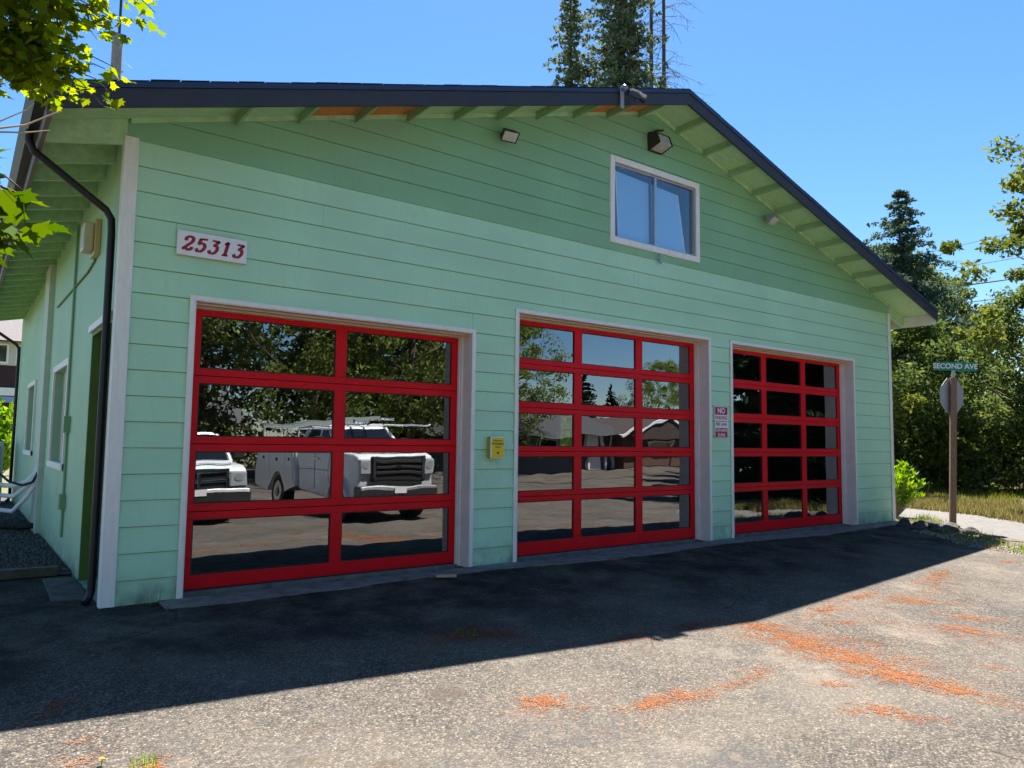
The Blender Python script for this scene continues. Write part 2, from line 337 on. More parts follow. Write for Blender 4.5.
LAPM = mat('lap_shadow', (.18, .30, .19), .8, noise=.5, nscale=9)  # dark green strips under each board lip, a painted shadow line
def siding(name, zlo, zhi, openings, m, label=None):
    mb = MB(); lap = MB(); pitch = .2385; z = .218
    lines = [zlo]
    while z < zhi - .01:
        if z > zlo + .01: lines.append(z)
        z += pitch
    lines.append(zhi)
    T0, T1 = .018, .004
    for a, b in zip(lines[:-1], lines[1:]):
        full0 = b - pitch
        def dep(z): return -(T0 + (T1 - T0) * min(1, max(0, (z - full0) / pitch)))
        cuts = sorted(set([a, b] + [t for o in openings for t in (o[2], o[3]) if a < t < b] + ([4.46] if a < 4.46 < b else [])))
        for c0, c1 in zip(cuts[:-1], cuts[1:]):
            mid = (c0 + c1) / 2
            def lim(z):
                if z <= 4.46: return (0.0, W)
                return ((z - 4.46) / SL, W - (z - 4.46) / SL)
            l0, l1 = lim(c0), lim(c1); segs = [[l0[0], l0[1], l1[0], l1[1]]]
            for o in openings:
                if o[2] < mid < o[3]:
                    new = []
                    for s in segs:
                        if o[0] > s[0] and o[1] < s[1]: new += [[s[0], o[0], s[2], o[0]], [o[1], s[1], o[1], s[3]]]
                        else: new.append(s)
                    segs = new
            row = lines.index(a); js = [((row * 3.17) % 4.88) + 4.88 * k for k in range(4)] if row % 2 == 0 else []
            for jx in js:
                new = []
                for s in segs:
                    if s[0] + .4 < jx < s[1] - .4 and s[2] + .4 < jx < s[3] - .4: new += [[s[0], jx - .0009, s[2], jx - .0009], [jx + .0009, s[1], jx + .0009, s[3]]]
                    else: new.append(s)
                segs = new
            for s in segs:
                y0, y1 = dep(c0), dep(c1)
                mb.quad((s[0], y0, c0), (s[1], y0, c0), (s[3], y1, c1), (s[2], y1, c1))
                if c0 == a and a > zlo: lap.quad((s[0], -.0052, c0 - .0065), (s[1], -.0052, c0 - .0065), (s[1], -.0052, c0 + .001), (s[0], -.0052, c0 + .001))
                if c0 == a: mb.quad((s[0], 0.0, c0), (s[1], 0.0, c0), (s[1], y0, c0), (s[0], y0, c0))
    o = mb.build(name, m, bld, fixn=False); lap.build('lap_shadow', LAPM, o, fixn=False)
    if label: o['label'] = label
    return o
ops = [(a, b, -1, c) for a, b, c in DOORS]
siding('wall', -.02, PL, ops, MINT, 'mint green lap siding around the doors')
siding('gable', PL, zu(W / 2) - .002, [(WIN[0], WIN[1], WIN[2], WIN[3])], GABLE, 'darker green lap siding of the gable')
# solid backing behind the siding (z from the slab to the roof)
mb = MB(); prev = 0.0; TH = .18
for a, b, c in DOORS:
    mb.box(prev + (.002 if prev == 0 else 0), .0005, -.1, a, TH, 3.9); mb.box(a, .0005, c, b, TH, 3.9); prev = b
mb.box(prev, .0005, -.1, W - .002, TH, 3.9)
def zr(x): return zu(x) - .003
def wpoly(x0, x1, z0, z1=None):
    top = [(x1, z1 if z1 else zr(x1))]
    if z1 is None and x0 < W / 2 < x1: top.append((W / 2, zr(W / 2)))
    top.append((x0, z1 if z1 else zr(x0))); mb.prism([(x0, z0), (x1, z0)] + top, 'y', .0005, TH)
wpoly(.002, WIN[0], 3.9); wpoly(WIN[1], W - .002, 3.9); wpoly(WIN[0], WIN[1], 3.9, WIN[2]); wpoly(WIN[0], WIN[1], WIN[3])
mb.build('wall_frame', DARK, bld)
# side and back walls
mb = MB(); SW = .16
ydoor = (.27, 1.55, 2.62); wins = [(3.42, 5.05, 1.16, 2.42), (8.35, 9.9, 1.24, 2.44)]
def wall_x(mb, x0, x1, y0, y1, z0, z1, holes):
    ys = sorted(set([y0, y1] + [h[0] for h in holes] + [h[1] for h in holes]))
    for a, b in zip(ys[:-1], ys[1:]):
        h = [q for q in holes if q[0] <= a and q[1] >= b]
        if not h: mb.box(x0, a, z0, x1, b, z1)
        else:
            q = h[0]
            if q[2] > z0: mb.box(x0, a, z0, x1, b, q[2])
            mb.box(x0, a, q[3], x1, b, z1)
wall_x(mb, 0, SW, TH, LEN, -.1, 4.44, [(ydoor[0], ydoor[1], 0, ydoor[2])] + wins)
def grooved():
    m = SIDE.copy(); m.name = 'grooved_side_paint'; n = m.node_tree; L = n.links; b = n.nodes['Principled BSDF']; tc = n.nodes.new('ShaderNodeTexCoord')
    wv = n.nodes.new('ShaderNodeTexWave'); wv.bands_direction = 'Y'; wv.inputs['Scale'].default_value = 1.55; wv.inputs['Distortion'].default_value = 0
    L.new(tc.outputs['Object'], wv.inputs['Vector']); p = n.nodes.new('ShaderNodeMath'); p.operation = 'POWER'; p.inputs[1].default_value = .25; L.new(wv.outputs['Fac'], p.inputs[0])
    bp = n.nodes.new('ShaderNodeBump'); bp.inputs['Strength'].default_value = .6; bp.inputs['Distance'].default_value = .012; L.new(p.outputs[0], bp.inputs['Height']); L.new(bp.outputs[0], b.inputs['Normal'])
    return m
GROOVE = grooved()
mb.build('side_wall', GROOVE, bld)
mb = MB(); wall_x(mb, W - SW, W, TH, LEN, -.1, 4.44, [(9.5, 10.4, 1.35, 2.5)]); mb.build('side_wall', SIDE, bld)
mb = MB(); mb.prism([(.0, -.1), (W, -.1), (W, zr(W)), (W / 2, zr(W / 2)), (0, zr(0))], 'y', LEN, LEN + .15); mb.build('back_wall', SIDE, bld)
mb = MB(); mb.box(SW, TH, -.08, W - SW, LEN, .015); mb.build('floor', CONC, bld)
mb = MB(); mb.box(SW, TH, 3.6, W - SW, LEN, 3.66); mb.build('ceiling', DARK, bld)
mb = MB(); mb.box(SW + .001, TH + .3, .02, SW + .02, LEN - .01, 3.59); mb.box(SW + .03, LEN - .03, .02, W - SW - .03, LEN - .005, 3.59)
wall_x(mb, W - SW - .02, W - SW - .001, TH + .3, LEN - .04, .02, 3.59, [(9.5, 10.4, 1.35, 2.5)])
mb.build('lining', DARK, bld)
# corner boards
mb = MB(); mb.box(-.022, -.032, -.02, .10, -.019, 4.285); mb.box(-.022, -.0185, -.02, -.002, .09, 4.285); mb.build('corner_board', WHITE, bld, bevel=.003)
mb = MB(); mb.box(W - .085, -.032, 0, W + .022, -.019, 4.275); mb.box(W + .002, -.0185, 0, W + .022, .1, 4.275); mb.build('corner_board', WHITE, bld, bevel=.003)

# ---- roof
def zt(x): x = x if x <= W / 2 else W - x; return 4.32 + .215 + SL * x
roof = MB(); y0, y1 = -OV + .02, LEN + .6
for sgn in (0, 1):
    def X(x): return x if not sgn else W - x
    for k in range(46):                                                      # shingle courses, each slightly overlapping
        a = -EV - .04 + k * (W / 2 + EV + .04) / 46; b = -EV - .04 + (k + 1) * (W / 2 + EV + .04) / 46
        za = zt(a) + .012; zb = zt(b)
        v = [(X(a), y0 - .035, za - .02), (X(a), y0 - .035, za), (X(b), y0 - .035, zb), (X(b), y0 - .035, zb - .012)]
        v2 = [(p[0], y1, p[2]) for p in v]
        roof.add(v + v2, [(0, 1, 2, 3), (7, 6, 5, 4), (1, 5, 6, 2), (0, 4, 5, 1), (3, 2, 6, 7), (0, 3, 7, 4)])
    roof.add([(X(-EV), y0, zu(-EV) ), (X(-EV), y0, zt(-EV) - .012), (W / 2, y0, zt(W / 2) - .012), (W / 2, y0, zu(W / 2)), (X(-EV), y1, zu(-EV)), (X(-EV), y1, zt(-EV) - .012), (W / 2, y1, zt(W / 2) - .012), (W / 2, y1, zu(W / 2))],
             [(0, 1, 2, 3), (7, 6, 5, 4), (0, 4, 5, 1), (1, 5, 6, 2), (0, 3, 7, 4)])
rf = roof.build('roof', SHINGLE, bld)
# ragged shingle butts along the rake
mb = MB()
for k in range(64):
    x = -EV + k * (W + 2 * EV) / 64; l = (W + 2 * EV) / 64; x2 = x + l * .96
    if (x - W / 2) * (x2 - W / 2) < 0: continue
    hgt = .003 + random.random() * .009
    mb.add([(x, y0 - .05, zt(x) + .012), (x2, y0 - .05, zt(x2) + .012), (x2, y0 - .05, zt(x2) + .012 + hgt), (x, y0 - .05, zt(x) + .012 + hgt),
            (x, y0 + .3, zt(x) + .012), (x2, y0 + .3, zt(x2) + .012), (x2, y0 + .3, zt(x2) + .012 + hgt), (x, y0 + .3, zt(x) + .012 + hgt)],
           [(0, 1, 2, 3), (4, 7, 6, 5), (0, 4, 5, 1), (3, 2, 6, 7), (0, 3, 7, 4), (1, 5, 6, 2)])
mb.build('rake_shingle', SHINGLE, rf)
for sgn in (0, 1):
    def X(x): return x if not sgn else W - x
    a, b = -EV, W / 2
    def band(zlo, zhi, ya, yb): return [(X(a), ya, zlo + SL * a), (X(b), ya, zlo + SL * b), (X(b), ya, zhi + SL * b), (X(a), ya, zhi + SL * a), (X(a), yb, zlo + SL * a), (X(b), yb, zlo + SL * b), (X(b), yb, zhi + SL * b), (X(a), yb, zhi + SL * a)]
    F = [(0, 1, 2, 3), (4, 7, 6, 5), (0, 4, 5, 1), (3, 2, 6, 7), (0, 3, 7, 4), (1, 5, 6, 2)]
    MB().add(band(4.32, 4.485, -OV - .02, -OV + .018), F).build('fascia', FASCIA, bld, bevel=.003)
    MB().add(band(4.487, 4.540, -OV - .034, -OV + .018), F).build('drip_edge', DRIP, bld, bevel=.003)
    # painted soffit sheathing under the rake
    MB().add(band(4.452, 4.459, -OV + .019, -.02), F).build('soffit', SOFFIT, bld)
    # frieze strip where soffit meets the wall
    a2, b2 = .02, W / 2
    MB().add([(X(a2), -.045, 4.40 + SL * a2), (X(b2), -.045, 4.40 + SL * b2), (X(b2), -.045, 4.451 + SL * b2), (X(a2), -.045, 4.451 + SL * a2), (X(a2), -.0185, 4.40 + SL * a2), (X(b2), -.0185, 4.40 + SL * b2), (X(b2), -.0185, 4.451 + SL * b2), (X(a2), -.0185, 4.451 + SL * a2)], F).build('frieze', SOFFIT, bld)
# lookout blocks
LOOK = mat('lookout_shade_tone', (.31, .47, .25), .6, noise=.15)  # soffit green darkened; shade on the block sides is put into the colour
def lookout(x):
    hw = .016; z = zu(x) - .009
    sl = SL if x < W / 2 else -SL
    v = []
    for yy in (-OV + .02, -.046):
        for dx, dz in ((-hw, -.10), (hw, -.10), (hw, 0), (-hw, 0)): v.append((x + dx, yy, z + dz + sl * dx))
    MB().add(v, [(0, 1, 2, 3), (4, 7, 6, 5), (0, 4, 5, 1), (3, 2, 6, 7), (0, 3, 7, 4), (1, 5, 6, 2)]).build('lookout_block', LOOK, bld)
LK = [6.77 - .645 * k for k in range(10)]; RK = [7.62 + .65 * k for k in range(10)]
for x in LK + RK: lookout(x)
for i in (0, 1, 6, 7):                                                       # bays that show bare plywood
    b_ = LK[i] - .03; a_ = LK[i + 1] + .03
    MB().add([(a_, -OV + .02, zu(a_) - .0135), (b_, -OV + .02, zu(b_) - .0135), (b_, -.05, zu(b_) - .0135), (a_, -.05, zu(a_) - .0135), (a_, -OV + .02, zu(a_) - .0095), (b_, -OV + .02, zu(b_) - .0095), (b_, -.05, zu(b_) - .0095), (a_, -.05, zu(a_) - .0095)], F).build('soffit_panel', RAWPLY, bld)['label'] = 'bare orange plywood panel'
# eave fascia, rafters, gutter
for sgn in (0, 1):
    def X(x): return x if not sgn else W - x
    mb = MB(); mb.box(min(X(-EV), X(-EV + .035)), -OV + .02, zu(-EV) - .21, max(X(-EV), X(-EV + .035)), LEN + .5, zu(-EV) + .075); mb.build('eave_fascia', mat('taupe_fascia', (.16, .12, .10), .6) if not sgn else JAMB, bld)
    MB().add([(X(-EV + .036), -.02, zu(-EV + .036) - .001), (X(0), -.02, zu(0) - .001), (X(0), LEN + .5, zu(0) - .001), (X(-EV + .036), LEN + .5, zu(-EV + .036) - .001), (X(-EV + .036), -.02, zu(-EV + .036) - .008), (X(0), -.02, zu(0) - .008), (X(0), LEN + .5, zu(0) - .008), (X(-EV + .036), LEN + .5, zu(-EV + .036) - .008)],
             [(0, 1, 2, 3), (4, 7, 6, 5), (0, 4, 5, 1), (3, 2, 6, 7), (0, 3, 7, 4), (1, 5, 6, 2)]).build('soffit', SOFFIT, bld)
    ys = [-.015] + [.6 + .61 * k for k in range(21)]
    for y in ys:
        xa, xb = -EV + .037, -.001
        t = .04
        v = [(X(xa), y, zu(xa) - .25 + .05), (X(xb), y, zu(xb) - .25), (X(xb), y, zu(xb) - .009), (X(xa), y, zu(xa) - .009)]
        v += [(p[0], y + t, p[2]) for p in v]
        MB().add(v, [(0, 1, 2, 3), (4, 7, 6, 5), (0, 4, 5, 1), (3, 2, 6, 7), (0, 3, 7, 4), (1, 5, 6, 2)]).build('rafter_tail', SOFFIT, bld)
# left gutter (K profile) and its downspout
gy0, gy1 = -.62, LEN + .4; gx = -EV - .003
prof = [(gx, 4.33), (gx, 4.20), (gx - .075, 4.20), (gx - .125, 4.27), (gx - .125, 4.335), (gx - .115, 4.335), (gx - .115, 4.272), (gx - .07, 4.21), (gx - .01, 4.21), (gx - .01, 4.33)]
mb = MB(); mb.prism(prof, 'y', gy0, gy1); mb.box(gx - .125, gy0 - .003, 4.2, gx, gy0, 4.33); mb.build('gutter', GUTTER, bld)
def spout(y, parent):
    mb = MB()
    P0 = [(gx - .06, y, 4.21), (gx - .06, y, 4.12), (gx - .02, y, 4.03), (-.11, y + .02, 3.62), (-.062, y + .02, 3.54), (-.055, y + .02, 3.40), (-.055, y + .02, .12), (-.075, y + .0, .05), (-.11, y - .04, .02)]
    mb.tube(P0, .034, 12); o = mb.build('downspout', GUTTER, parent, smooth=False); return o
spout(.19, bld); spout(LEN - .25, bld)
# side wall fittings
mb = MB(); mb.box(-.075, 6.0, -.02, -.001, 6.75, 4.2); mb.build('batten', mat('pale_batten', (.55, .62, .52), .6, noise=.15), bld)
for (ya, yb, za, zb) in wins:
    fr = MB(); t = .085
    fr.box(-.03, ya - t, za - t, -.001, ya, zb + t); fr.box(-.03, yb, za - t, -.001, yb + t, zb + t); fr.box(-.031, ya, zb, -.001, yb, zb + t); fr.box(-.045, ya - t, za - t, -.001, yb + t, za)
    f = fr.build('window', WHITE, bld, bevel=.003)
    MB().quad((.05, yb, za), (.05, ya, za), (.05, ya, zb), (.05, yb, zb)).build('pane', WGLASS, f, fixn=False); s_ = MB(); s_.box(.04, (ya + yb) / 2 - .02, za, .075, (ya + yb) / 2 + .02, zb); s_.build('sash', ALU, f)
    MB().box(.09, ya, za, .10, yb, zb).build('blind', mat('tan_blind', (.8, .62, .5), .8), f)
mb = MB(); mb.box(.03, ydoor[0], .0, .16, ydoor[0] + .03, ydoor[2]); mb.box(.001, ydoor[1] - .03, .0, .26, ydoor[1] - .001, ydoor[2] - .001); mb.box(.001, ydoor[0], ydoor[2] - .04, .26, ydoor[1] - .031, ydoor[2] - .001)
mb.build('door_frame', DKGREEN, bld)
mb = MB(); mb.box(-.03, ydoor[0], ydoor[2], -.001, ydoor[1] + .07, ydoor[2] + .07); mb.build('door_casing', WHITE, bld)
dr = MB().box(.262, ydoor[0], .02, .30, ydoor[1], ydoor[2]).build('door', DKGREEN, bld)
mb = MB(); mb.tube([(.25, .45, 1.0), (.2, .45, 1.0), (.2, .45, 1.0), (.2, .56, 1.0)], .012); mb.build('handle', CHROME, dr)
mb = MB(); mb.tube([(-.02, 3.08, .28), (-.02, 3.08, 1.6), (-.02, 3.22, 1.75), (-.02, 3.22, 4.2)], .016); mb.box(-.07, 2.99, 1.55, -.002, 3.2, 1.75); mb.box(-.07, 2.99, .62, -.002, 3.16, .8)
mb.build('conduit', mat('painted_conduit', (.2, .36, .2), .5), bld)
mb = MB(); mb.tube([(-.015, 1.55, 3.42), (-.015, 2.1, 3.38), (-.015, 5.3, 3.42)], .012, 6); mb.build('conduit', DKGREEN, bld)
# window in the far side wall, seen through the second door
fr = MB(); fr.box(W - .1, 9.5, 1.35, W - .05, 9.56, 2.5); fr.box(W - .1, 10.34, 1.35, W - .05, 10.4, 2.5); fr.box(W - .1, 9.56, 1.9, W - .05, 10.34, 1.94); fr.box(W - .1, 9.56, 1.35, W - .05, 10.34, 1.4); fr.box(W - .1, 9.56, 2.45, W - .05, 10.34, 2.5)
f = fr.build('window', ALU, bld); MB().quad((W - .075, 9.56, 1.4), (W - .075, 10.34, 1.4), (W - .075, 10.34, 2.45), (W - .075, 9.56, 2.45)).build('pane', WGLASS, f)

# ---- garage doors
def jambs(a, b, c, dz=0):
    mb = MB(); t = .045; e = .028
    mb.box(a - t, -.034, 0, a, -.0195, c + t); mb.box(b, -.034, 0, b + t, -.0195, c + t); mb.box(a, -.034, c, b, -.0195, c + t)
    o = mb.build('door_casing', WHITE, bld, bevel=.002)
    mb = MB(); u = .012
    mb.box(a, -.0345, .0, a + u, .30, c - u); mb.box(a + u, .17, 0, a + u + .018, .235, c - u); mb.build('jamb', JAMB, o)
    mb = MB(); mb.box(b - u, -.0345, .0, b, .30, c - u); mb.box(b - u - .018, .17, 0, b - u, .235, c - u); mb.box(b - u - .03, .20, 0, b - u - .0185, .24, c - u)
    mb.build('jamb', JAMB, o)
    mb = MB(); mb.box(a, -.0345, c - u, b, .30, c - .0005); mb.box(a + .03, .05, c - .03, b - .03, .11, c - u - .0005); mb.box(a + .03, .17, c - .045, b - .03, .235, c - u - .0005); mb.build('header_trim', WOOD, o)
def gdoor(a, b, top, cols, rows, label):
    """cols / rows: glass pane intervals"""
    mb = MB(); y = .25; T = .05
    x0, x1 = a + .012, b - .012; zb, ztop = .03, top
    xe = [x0] + [v for c in cols for v in c] + [x1]
    # horizontals: each section has its own rails with a fine joint between sections
    zz = [ztop] + [v for r in rows for v in r] + [zb]
    for i in range(0, len(zz), 2):
        hi, lo = zz[i], zz[i + 1]
        if 0 < i < len(zz) - 2:
            m_ = (hi + lo) / 2
            mb.box(x0, y, m_ + .0025, x1, y + T, hi); mb.box(x0, y, lo, x1, y + T, m_ - .0025)
        else: mb.box(x0, y, lo, x1, y + T, hi)
    for r in rows:
        for i in range(0, len(xe), 2): mb.box(xe[i], y + .0015, r[1], xe[i + 1], y + T - .0015, r[0])
    g = mb.build('garage_door', RED, bld, bevel=.004); g['label'] = label
    gb = MB(); rb = MB()
    for r in rows:
        for c in cols:
            q = random.uniform(-.0022, .0022); q2 = random.uniform(-.0022, .0022)
            gb.quad((c[0], y + .022 + q, r[1]), (c[1], y + .022 - q, r[1]), (c[1], y + .022 - q + q2, r[0]), (c[0], y + .022 + q + q2, r[0]))
            s = .010
            for bx in ((c[0], r[1], c[1], r[1] + s), (c[0], r[0] - s, c[1], r[0]), (c[0], r[1] + s, c[0] + s, r[0] - s), (c[1] - s, r[1] + s, c[1], r[0] - s)):
                rb.box(bx[0], y + .012, bx[1], bx[2], y + .020, bx[3])
    gb.build('glass', GLASS, g, fixn=False); rb.build('gasket', mat('door_gasket', (.03, .01, .01), .6), g)
    s_ = MB(); s_.box(x0, y + .005, .013, x1, y + .045, .0295); s_.build('bottom_seal', RUBBER, g)
    return g
jambs(*DOORS[0]); jambs(*DOORS[1]); jambs(*DOORS[2])
gdoor(.655, 3.875, 2.817, [(.794, 2.227), (2.358, 3.757)], [(2.733, 2.201), (2.052, 1.522), (1.371, .858), (.701, .163)], 'widest paned red door, two panes across')
r5 = [(3.075, 2.623), (2.483, 2.044), (1.895, 1.451), (1.318, .858), (.721, .195)]
gdoor(4.575, 8.395, 3.157, [(4.70, 5.788), (5.93, 7.02), (7.165, 8.27)], r5, 'red door with three panes across')
gdoor(8.985, 12.80, 3.157, [(9.11, 10.198), (10.34, 11.43), (11.575, 12.68)], r5, 'red door with three panes across')

# ---- gable window
a, b, c, d = WIN
fr = MB(); t = .088
fr.box(a - t, -.04, c - t, a, -.0015, d + t); fr.box(b, -.04, c - t, b + t, -.0015, d + t); fr.box(a, -.04, d, b, -.0015, d + t); fr.box(a, -.04, c - t, b, -.0015, c)
wf = fr.build('window', WHITE, bld, bevel=.003)
s_ = MB(); u = .03
s_.box(a, .0, c, a + u, .06, d); s_.box(b - u, 0, c, b, .06, d); s_.box(a + u, 0, c, b - u, .06, c + u); s_.box(a + u, 0, d - u, b - u, .06, d); s_.box((a + b) / 2 - .025, .0, c + u, (a + b) / 2 + .025, .05, d - u)
s_.build('sash', ALU, wf, bevel=.002)
MB().quad((a + u, .03, c + u), (b - u, .03, c + u), (b - u, .03, d - u), (a + u, .03, d - u)).build('pane', WGLASS, wf)
bl = MB()
bl.add([(a + .22, .10, c), (a + .86, .10, c), (a + .86, .11, d - .1), (a + .16, .11, d - .06)], [(0, 1, 2, 3)]); bl.add([(a + .92, .10, c), (b - .12, .10, c), (b - .28, .11, d - .14), (a + .92, .11, d - .1)], [(0, 1, 2, 3)])
ob = bl.build('blind', BLIND, wf, fixn=False); so = ob.modifiers.new('s', 'SOLIDIFY'); so.thickness = .004
s_ = MB(); s_.bar((a + .20, .095, c), (a + .15, .105, d - .06), .014, .014); s_.build('blind_edge', WHITE, wf); s_ = MB(); s_.bar((b - .11, .095, c), (b - .28, .105, d - .14), .014, .014); s_.build('blind_edge', WHITE, wf)
MB().box(a - .1, .4, c - .1, b + .1, .42, d + .1).build('backing', DARK, wf)
mb = MB(); mb.tube([(7.22, -.02, 4.37), (7.22, -.07, 4.36), (7.22, -.07, 4.30)], .008, 6); mb.box(7.19, -.085, 4.22, 7.25, -.055, 4.30); tag(mb.build('hanging_hook', SALU), 'small pale metal hook dangling just below the gable window', 'hook')

# ================================================================== things on the wall
def smooth_path(pts, n=8):
    P = [Vector((*p, 0)) for p in pts]; out = []
    for i in range(len(P) - 1):
        p0 = P[max(i - 1, 0)]; p1 = P[i]; p2 = P[i + 1]; p3 = P[min(i + 2, len(P) - 1)]
        for k in range(n):
            t = k / n; out.append(.5 * ((2 * p1) + (-p0 + p2) * t + (2 * p0 - 5 * p1 + 4 * p2 - p3) * t * t + (-p0 + 3 * p1 - 3 * p2 + p3) * t ** 3))
    out.append(P[-1]); return out
def stroke(mb, pts, wd, ox, oz, sc_, y, sm=True, slant=.22):
    P = smooth_path(pts) if sm else [Vector((*p, 0)) for p in pts]
    for i in range(len(P) - 1):
        t = i / len(P); a = P[i]; b = P[i + 1]; d = (b - a)
        if d.length < 1e-6: continue
        dd = d.normalized(); nn = Vector((-dd.y, dd.x, 0)); wda = wd * (.75 + .55 * abs(dd.y))
        ex = dd * wd * .25; q = [a - ex - nn * wda / 2, b + ex - nn * wda / 2, b + ex + nn * wda / 2, a - ex + nn * wda / 2]
        yy = y - .00004 * (i % 7)
        mb.add([(ox + (p.x + slant * p.y) * sc_, yy, oz + p.y * sc_) for p in q], [(0, 1, 2, 3)])
DIG = {
 '2': [([(.08, .72), (.1, .9), (.3, 1.0), (.52, .9), (.52, .66), (.3, .38), (.04, .08)], 1), ([(.02, .07), (.2, .12), (.36, .04), (.55, .1), (.58, .22)], 1)],
 '5': [([(.56, .96), (.16, .93)], 0), ([(.16, .93), (.12, .58)], 0), ([(.12, .56), (.3, .64), (.5, .54), (.54, .3), (.38, .06), (.14, .04), (.04, .18)], 1)],
 '3': [([(.12, .96), (.56, .93)], 0), ([(.54, .93), (.28, .6)], 0), ([(.26, .6), (.48, .56), (.54, .3), (.38, .05), (.12, .04), (.03, .18)], 1)],
 '1': [([(.3, .98), (.3, .03)], 0), ([(.14, .84), (.3, .97)], 0), ([(.14, .03), (.46, .03)], 0)]}
hs = empty('house_number_sign', (.465, -.03, 3.25)); tag(hs, 'white board with dark red numbers 25313 left above the first door', 'sign')
MB().box(0, -.012, 0, .655, .0, .237).build('board', SIGNW, hs, bevel=.002)
MB().box(0, -.011, -.007, .655, .0, -.0005).build('board_edge', AMBER, hs)
mb = MB()
for i, ch in enumerate('25313'):
    for pts, sm in DIG[ch]: stroke(mb, pts, .19, .045 + i * .118, .05, .135, -.0135, bool(sm), .25)
mb.build('numerals', NUMR, hs, fixn=False)

# text helper: font text turned into mesh
def text(body, size, m, parent, loc, rot=(R(90), 0, 0), ext=.0008, sx=1, bold=.0):
    cu = bpy.data.curves.new('lettering', 'FONT'); cu.body = body; cu.size = size; cu.extrude = ext; cu.align_x = 'CENTER'; cu.align_y = 'CENTER'; cu.offset = bold
    tmp = bpy.data.objects.new('tmp', cu); COL.objects.link(tmp)
    dg = bpy.context.evaluated_depsgraph_get(); me = bpy.data.meshes.new_from_object(tmp.evaluated_get(dg)); bpy.data.objects.remove(tmp)
    me.materials.clear(); me.materials.append(m); o = bpy.data.objects.new('lettering', me); COL.objects.link(o); o.location = loc; o.rotation_euler = rot; o.scale = (sx, 1, 1)
    if parent: o.parent = parent
    return o
ps = empty('no_parking_sign', (8.515, -.03, 1.61)); tag(ps, 'small red and white no parking sign between the second and third doors', 'sign')
MB().box(0, -.004, 0, .335, 0, .51).build('plate', SIGNW, ps, bevel=.001)
mb = MB(); mb.box(.012, -.0055, .375, .323, -.0042, .498); mb.build('red_field', SIGNR, ps); MB().box(.012, -.0055, .012, .323, -.0042, .165).build('red_field', SIGNR, ps)
text('NO', .12, SIGNW, ps, (.167, -.0065, .437), bold=.003); text('PARKING', .082, SIGNR, ps, (.167, -.0055, .325), sx=.9, bold=.001)
MB().box(.02, -.0055, .265, .315, -.0042, .275).build('rule', SIGNR, ps); text('FIRE LANE', .075, INK, ps, (.167, -.0055, .22), sx=.85)
text('TOW-AWAY', .072, SIGNW, ps, (.167, -.0065, .125), sx=.85, bold=.001); text('ZONE', .072, SIGNW, ps, (.167, -.0065, .05), bold=.001)

yb = empty('key_box', (4.10, 0, 1.305)); tag(yb, 'yellow box mounted on the siding between the first and second doors', 'box')
MB().box(.01, -.105, .0, .20, -.012, .26).build('housing', mat('yellow_box_side', (.42, .34, .02), .5), yb, bevel=.012)
MB().box(.0, -.125, -.003, .21, -.1055, .263).build('cover', SIGNW, yb, bevel=.01)
MB().box(.014, -.1275, .012, .196, -.1255, .25).build('face_label', YELLOW, yb)
text('WARNING', .038, INK, yb, (.105, -.1285, .175), bold=.0004); text('VIDEO', .03, INK, yb, (.105, -.1285, .135)); text('SURVEILLANCE', .022, INK, yb, (.105, -.1285, .215))
mb = MB(); 
mb.add([(.105 + .017 * math.cos(k * math.pi / 8), -.129, .065 + .017 * math.sin(k * math.pi / 8)) for k in range(16)], [tuple(range(16))]); mb.build('emblem', SIGNR, yb, fixn=False)

def floodlight(loc, rz, label, big=False, white=False, tilt=35):
    r = empty('floodlight', loc, rz); tag(r, label, 'floodlight', None); r.scale = (.88,) * 3
    body = GREY if white else BROWN
    MB().tube([(0, .0, 0), (0, -.03, 0)], .05, 14).build('mount', body, r); MB().tube([(0, -.03, 0), (0, -.09, -.01), (0, -.13, -.03)], .014, 8).build('arm', body, r)
    h = MB(); w_, hh, dd = (.125, .085, .07)
    h.add([(-w_, -dd, -hh), (w_, -dd, -hh), (w_, -dd, hh), (-w_, -dd, hh), (-w_ * .65, dd, -hh * .6), (w_ * .65, dd, -hh * .6), (w_ * .65, dd, hh * .6), (-w_ * .65, dd, hh * .6)], [(0, 1, 2, 3), (4, 7, 6, 5), (0, 4, 5, 1), (3, 2, 6, 7), (0, 3, 7, 4), (1, 5, 6, 2)])
    o = h.build('housing', body, r, bevel=.008); o.location = (0, -.17, -.04); o.rotation_euler = (R(tilt), 0, 0)
    l = MB(); l.box(-w_ + .015, -dd - .008, -hh + .015, w_ - .015, -dd - .0005, hh - .015); l = l.build('lens', LAMP, o, bevel=.003)
    k = MB(); k.box(-w_, -dd - .012, hh - .012, w_, -dd - .001, hh); k.box(-w_, -dd - .012, -hh, w_, -dd - .001, -hh + .012); k.box(-w_, -dd - .012, -hh + .012, -w_ + .012, -dd - .001, hh - .012); k.box(w_ - .012, -dd - .012, -hh + .012, w_, -dd - .001, hh - .012); k.build('rim', mat('lamp_rim', (.4, .4, .4), .4) if white else body, o)
    return r
floodlight((4.30, -.01, 5.44), R(-8), 'small dark floodlight under the roof edge above the first two doors', tilt=48)
floodlight((9.93, -.01, 5.46), R(10), 'pale grey floodlight under the roof edge right of the upper window', white=True, tilt=52)
fl = floodlight((W - .02, .35, 3.95), R(90), 'black floodlight on the far corner under the right eave', tilt=20)
wp = empty('wall_lantern', (7.14, -.012, 6.07)); tag(wp, 'large bronze wall lantern under the roof peak', 'wall light'); wp.scale = (.86,) * 3
MB().box(-.17, -.05, -.17, .17, 0, .16).build('back_box', BROWN, wp, bevel=.008)
